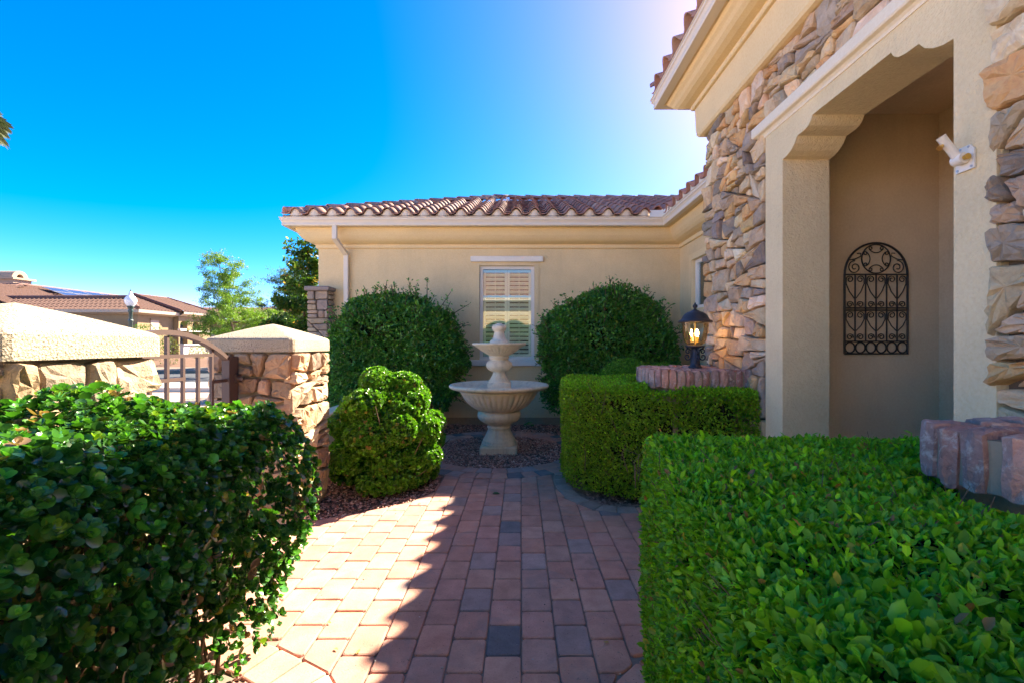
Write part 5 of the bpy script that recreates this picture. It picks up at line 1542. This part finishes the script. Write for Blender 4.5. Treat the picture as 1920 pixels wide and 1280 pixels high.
# ---- two big dark shrubs against the window wall
def wall_shrub(label, lobes, seed, bare, sprays, n_stem, dens_=4600):
    rg_ = random.Random(seed)
    c = np.mean([l[0] for l in lobes], 0)
    root = thing('shrub', (c[0], c[1], 0), label, 'shrub', 'big dark shrubs flanking the window')
    P, Nn = lobe_points(lobes, dens_, .055, .12)
    P = P+Nn*(wob(P, .06, 5., seed)+wob(P, .03, 12., seed*3))[:,None]
    hol = (wob(P, 1., 7., seed)+wob(P, .7, 15., seed*2)) > 1.05
    sel = NP.choice(len(P), 420)
    sprays = list(sprays)+[(*P[i], *(Nn[i]*NP.uniform(.05,.17)+np.array([0,0,NP.uniform(0,.07)]))) for i in sel if P[i,2] > .5]
    keep = ~(hol & (NP.uniform(0,1,len(P)) < .75))
    low = np.clip((bare-P[:,2])/.5, 0, 1); keep &= NP.uniform(0,1,len(P)) > low*.9
    P, Nn = P[keep], Nn[keep]
    Q = []; QN = []; segs = []
    for (x, y, z, dx, dy, dz) in sprays:
        p0 = Vector((x,y,z)); p1 = p0+Vector((dx,dy,dz)); segs.append([p0-Vector((dx,dy,dz))*.8, p0, p1])
        for k in range(13):
            q = p0.lerp(p1, rg_.uniform(-.1, 1.05))+Vector((rg_.gauss(0,.022),rg_.gauss(0,.022),rg_.gauss(0,.02))); Q.append(q); QN.append((rg_.gauss(0,.6),rg_.gauss(0,.6),.6))
    if Q: P = np.concatenate([P, np.array(Q)]); Nn = np.concatenate([Nn, unit(np.array(QN))])
    N = len(P)
    leaves('foliage', P, rand_dirs(Nn,.5,-.05,.75), rand_dirs(Nn,.7,.55,.5), NP.uniform(.036,.066,N), T_oval(.52,.10), pal_tint([(.062,.20,.025),(.075,.22,.028),(.05,.16,.025),(.10,.25,.03)], N, .28, [(.16,.22,.03),(.22,.22,.04)], .018), M_LEAF_G, root)
    for i in range(n_stem):
        l = lobes[rg_.randrange(len(lobes))]; c0 = l[0]
        x0 = c[0]+rg_.uniform(-.45,.45); y0 = c[1]+rg_.uniform(-.1,.1)
        e = (c0[0]+rg_.uniform(-.8,.8)*l[1][0], c0[1]+rg_.uniform(-.8,.8)*l[1][1], c0[2]+rg_.uniform(-.5,.7)*l[1][2])
        segs.append([(x0,y0,0),((x0*2+e[0])/3,(y0*2+e[1])/3,e[2]*.45),e])
    twigs('branch', segs, .010, root, M_BARK)
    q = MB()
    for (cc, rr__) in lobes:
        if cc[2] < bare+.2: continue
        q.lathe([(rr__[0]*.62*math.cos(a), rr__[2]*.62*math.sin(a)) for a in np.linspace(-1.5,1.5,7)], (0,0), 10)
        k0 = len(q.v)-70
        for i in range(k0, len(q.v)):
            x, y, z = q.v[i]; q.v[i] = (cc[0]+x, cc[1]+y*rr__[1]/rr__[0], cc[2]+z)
    q.build('dark_core', M_DARK_CORE, root)
    return root
sp_l = [(-2.5,7.0,1.98,-.05,0,.20),(-2.1,7.0,2.12,.03,0,.20),(-1.95,6.95,2.14,.02,0,.12),(-1.45,7.0,2.14,0,0,.24),(-1.2,7.0,1.98,.12,0,.18),(-1.0,7.0,1.85,.20,0,.12),(-.98,6.9,1.6,.20,-.02,.05),(-.92,6.9,1.3,.16,0,.02),(-2.8,6.9,1.75,-.08,0,.15),(-1.7,7.0,2.16,-.03,0,.16),(-.95,6.9,.8,.12,-.05,-.05),(-.98,6.9,.55,.14,-.05,-.08)]
wall_shrub('big dark shrub left of the window, with loose sprays on top', [((-1.95,7.05,1.50),(.92,.50,.62)), ((-2.42,6.95,1.12),(.50,.45,.58)), ((-1.42,7.0,1.22),(.52,.46,.62)), ((-2.1,6.9,.80),(.85,.42,.55)), ((-1.35,6.95,.85),(.42,.38,.50)), ((-1.30,7.05,1.58),(.32,.36,.34)), ((-1.9,7.05,1.88),(.45,.4,.26))], 4, .55, sp_l, 26)
sp_r = [(.62,7.0,1.80,-.08,0,.22),(1.0,7.0,2.0,.05,0,.22),(1.32,7.0,2.12,.08,0,.26),(1.45,7.0,2.10,.14,0,.20),(1.9,7.0,1.95,.14,0,.18),(2.1,6.95,1.80,.20,0,.16),(2.2,6.9,1.5,.18,0,.1),(.45,6.9,1.5,-.10,0,.1),(.42,6.9,.85,-.10,-.04,-.05),(.5,6.9,.6,-.14,-.05,-.05),(.45,6.9,.45,-.06,-.1,.02),(2.3,6.9,1.2,.16,0,.12)]
wall_shrub('big round dark shrub right of the window, behind the box-cut hedge', [((1.25,7.0,1.42),(.86,.50,.72)), ((.78,7.0,1.32),(.46,.45,.62)), ((1.75,6.95,1.32),(.52,.44,.60)), ((1.3,6.9,.95),(.80,.42,.45)), ((.72,6.95,.62),(.34,.30,.34)), ((1.5,7.0,1.85),(.40,.38,.28)), ((2.0,6.95,1.1),(.38,.36,.5))], 8, .75, sp_r, 30)

# ---- tall planting invented before the added rear wing, to green the window's reflection
TH = thing('shrub', (-.2,-3.9,0), 'tall green shrub added against the rear wing, showing only as a reflection in the window', 'shrub')
P, Nn = lobe_points([((-1.0,-3.9,1.1),(.85,.5,1.2)), ((.3,-3.9,1.0),(.9,.5,1.15)), ((-.3,-3.85,1.3),(.7,.45,1.05))], 1500, .08, .05); N = len(P)
leaves('foliage', P, rand_dirs(Nn,.5,.1,.7), rand_dirs(Nn,.7,.5,.5), NP.uniform(.05,.10,N), T_oval(.55,.1), pal_tint([(.08,.18,.03),(.10,.22,.03),(.06,.14,.03)], N, .3), M_LEAF, TH)
twigs('branch', [[(-1.0,-3.9,0),(-1.0,-3.9,1.6)],[(.3,-3.9,0),(.3,-3.9,1.6)]], .03, TH, M_BARK)

# ---- trees beyond the wall
def spray_tree(name, label, base, top, lean, n_br, len0, leaf_n, leaf_L, pal, tpl, z_lo, spread, seed, droop=.15, cat='tree', rare=None, trunk_r=.06, skew=0.):
    rg_ = random.Random(seed)
    root = thing(name, base, label, cat)
    b = Vector(base); tp = b+Vector((lean[0], lean[1], top)); q = MB()
    stem = [b.lerp(tp, i/8)+Vector((rg_.gauss(0,.03), rg_.gauss(0,.03), 0)) for i in range(9)]
    q.tube(stem, [trunk_r*(1-.85*i/8) for i in range(9)], 7)
    br = []
    for i in range(n_br):
        u = z_lo/top+(1-z_lo/top)*(i+.5)/n_br
        p = b.lerp(tp, u); a = i*2.4+rg_.uniform(-.5,.5)
        ln = len0*(1.15-u)**.8*rg_.uniform(.55,1.2)*(1+skew*math.cos(a))
        d = Vector((math.cos(a), math.sin(a), rg_.uniform(.15,.75)))
        e1 = p+d*ln*.55; e2 = p+Vector((d.x,d.y,d.z*.8-droop))*ln
        q.tube([p, e1, e2], [trunk_r*.35*(1.1-u), trunk_r*.22*(1.1-u), .004], 5, False); br.append((p, e1, e2, ln))
    q.build('trunk', M_BARK, root)
    P = []; Nn = []
    tot = sum(x[3] for x in br)
    for p, e1, e2, ln in br:
        m = int(leaf_n*ln/tot); nsub = max(3, int(ln*7))
        subs = []
        for s_ in range(nsub):
            t = rg_.uniform(.25, 1.0); o_ = p.lerp(e1, t*2) if t < .5 else e1.lerp(e2, t*2-1)
            subs.append((o_, Vector((rg_.gauss(0,1), rg_.gauss(0,1), rg_.gauss(.1,.6))).normalized()*spread*rg_.uniform(.5,1.3)))
        for k in range(m):
            o_, d = subs[rg_.randrange(nsub)]
            q_ = o_+d*rg_.uniform(0,1)+Vector((rg_.gauss(0,1),rg_.gauss(0,1),rg_.gauss(0,.7)))*spread*.17
            P.append(q_); Nn.append(d)
    P = np.array(P); Nn = unit(np.array(Nn)); N = len(P)
    leaves('crown', P, rand_dirs(Nn,.7,-.1,.6), rand_dirs(Nn,.1,.8,.6), leaf_L*NP.uniform(.6,1.4,N), tpl, pal_tint(pal, N, .3, rare, .03 if rare else 0), M_LEAF, root)
    return root
spray_tree('feathery_tree', 'light green feathery tree standing across the gate before the far roofs', (-12.35,20,0), 5.15, (-.95,0), 58, 2.05, 44000, .075, [(.12,.22,.018),(.15,.26,.025),(.09,.18,.025),(.17,.27,.04)], T_diam(.34,.05), 1.3, .42, 3, .1, skew=.15)
spray_tree('feathery_tree', 'grey-green airy tree farther off, between the feathery tree and the house', (-13.8,27,0), 5.6, (.2,0), 56, 2.6, 34000, .10, [(.075,.13,.05),(.09,.15,.06),(.06,.11,.045)], T_diam(.34,.05), 1.4, .55, 5, .1)
spray_tree('leafy_tree', 'dark leafy tree with a few orange leaves at the house corner', (-5.15,10.6,0), 3.75, (.2,0), 48, 1.0, 15000, .075, [(.05,.115,.015),(.06,.13,.018),(.035,.085,.015),(.09,.15,.02)], T_oval(.6,.1), .5, .30, 9, .05, rare=[(.45,.24,.04),(.42,.34,.06),(.50,.30,.08)], trunk_r=.05)
spray_tree('leafy_tree', 'dense green tree low behind the far stone pier cap', (-6.3,13.0,0), 3.0, (.1,0), 36, 1.5, 14000, .075, [(.05,.12,.02),(.065,.14,.025),(.04,.09,.025)], T_oval(.5,.1), .4, .36, 12, .05)
# palm at the left edge: only its frond tips reach the picture
PM = thing('palm_tree', (-30.2, 25, 0), 'tall palm whose frond tips hang into the sky at the left edge', 'palm tree')
q = MB(); q.tube([(-30.2,25,0),(-30.15,25,7),(-30.1,25,13.6)], [.22,.17,.15], 10); q.build('trunk', M_BARK, PM)
rg_ = random.Random(2)
q = MB()
for i in range(38):
    a = i*2.4; el = rg_.uniform(-.75,.9); ln = rg_.uniform(1.0,1.35)
    d = Vector((math.cos(a)*math.cos(el), math.sin(a)*math.cos(el), math.sin(el))); c = Vector((-30.1,25,13.65)); h = c+d*ln*.55
    sd = d.cross(Vector((0,0,1))).normalized(); up_ = sd.cross(d)
    q.tube([c,h],.02,4,False)
    for k in range(13):
        b_ = (k-6)/6*1.15; e = (d*math.cos(b_)+sd*math.sin(b_)); w__ = e.cross(up_).normalized()*.03
        m1 = h+e*ln*.42; m2 = h+e*ln*.66-Vector((0,0,.30*ln*rg_.uniform(.6,1.2)))
        q.add([h, m1+w__, m2, m1-w__], [(0,1,2),(0,2,3)])
q.build('crown', plain('palm_frond', (.12,.15,.06), .5), PM)
# shrubs over the street
def far_shrub(label, c, r, pal, n=1600, L=.10):
    root = thing('shrub', (c[0], c[1], .3), label, 'shrub')
    P, Nn = lobe_points([(c, r)], n/(12*r[0]*r[2]), .08, .2); N = len(P)
    leaves('foliage', P, rand_dirs(Nn,.5,.3,.7), rand_dirs(Nn,.8,.4,.5), L*NP.uniform(.6,1.3,N), T_oval(.5,.1), pal_tint(pal, N, .25), M_LEAF, root)
    twigs('stem', [[(c[0],c[1],.1),(c[0],c[1],c[2])]], .05, root)
far_shrub('green shrub behind the street lamp before the neighbour garage', (-23.5,28.3,1.4), (1.5,.8,1.15), [(.08,.18,.02),(.06,.14,.02)])
far_shrub('dark red shrub showing above the near pier cap', (-26.5,28.3,1.7), (1.1,.8,1.15), [(.16,.05,.06),(.12,.045,.05)])
far_shrub('small yellow-green clipped shrub by the low white wall', (-21.7,30.6,.85), (.55,.5,.42), [(.16,.19,.02),(.13,.17,.02)], 1200, .06)
far_shrub('olive shrub beside the gate bars, across the street', (-20.6,26.6,.9), (.5,.4,.9), [(.11,.12,.03),(.09,.11,.03)], 900, .08)
# small things on the ground
WD = thing('weed', (.12, 7.45, 0), 'tiny green seedling in the gravel under the window sill', 'weed')
P = np.array([(.12+.05*math.cos(i*2.4), 7.45+.05*math.sin(i*2.4), .02+.012*(i % 4)) for i in range(22)]); d = unit(np.stack([np.cos(np.arange(22)*2.4), np.sin(np.arange(22)*2.4), np.full(22,.5)], 1))
leaves('leaves', P, d, np.tile([0,0,1.], (22,1))+d*.01, np.full(22,.045), T_oval(.6,.1), pal_tint([(.08,.2,.03)], 22, .2), M_LEAF, WD)
q = MB(); tv, tf = T_oval(.5,.12); q.add([tuple(x*.075+np.array([-.265,4.12,.006])) for x in tv], [tuple(a) for a in tf])
DRY = ['dry brown leaf on the pavers at the near edge of the sunlit bush bed', 'dry leaf on sunlit pavers close to the shadow corner by the sunlit bush', 'dry leaf on the pavers nearest the far stone pier', 'dry leaf on the joint where the dark bush border starts', 'dry leaf between the dark bush border and the path shadow', 'dry leaf on the cut pavers beside the near clipped hedge', 'dry leaf on shaded pavers between the clipped hedges', 'dry leaf against the grey border pavers of the box-cut hedge bed', 'dry leaf on sunlit pavers beside the right edge of the dark bush', 'dry leaf lying right along the scalloped roof shadow']
rl = random.Random(12)
for i, (x, y) in enumerate([(-.88,3.86),(-.70,3.95),(-1.02,3.74),(-.83,2.02),(-.72,1.98),(.40,2.06),(.28,2.62),(.52,3.72),(-.92,2.2),(-.45,3.3)]):
    c_, s__ = math.cos(i*1.9), math.sin(i*1.9); k = rl.uniform(.022,.038)
    q2 = MB(); q2.add([(x+k*(p[0]*c_-p[1]*s__), y+k*(p[0]*s__+p[1]*c_), .005+k*abs(p[2])) for p in tv], [tuple(a) for a in tf])
    d_ = q2.build('fallen_leaf', M_LEAF_O, color=rl.choice([(.34,.2,.08),(.42,.30,.12),(.30,.15,.07),(.45,.36,.18)])); d_['label'] = DRY[i]; d_['category'] = 'leaf'; d_['group'] = 'dry leaves on the pavers'
o_ = q.build('fallen_leaf', M_LEAF_O, color=(.05,.14,.03)); o_['label'] = 'single green leaf lying on the middle of the paved path'; o_['category'] = 'leaf'
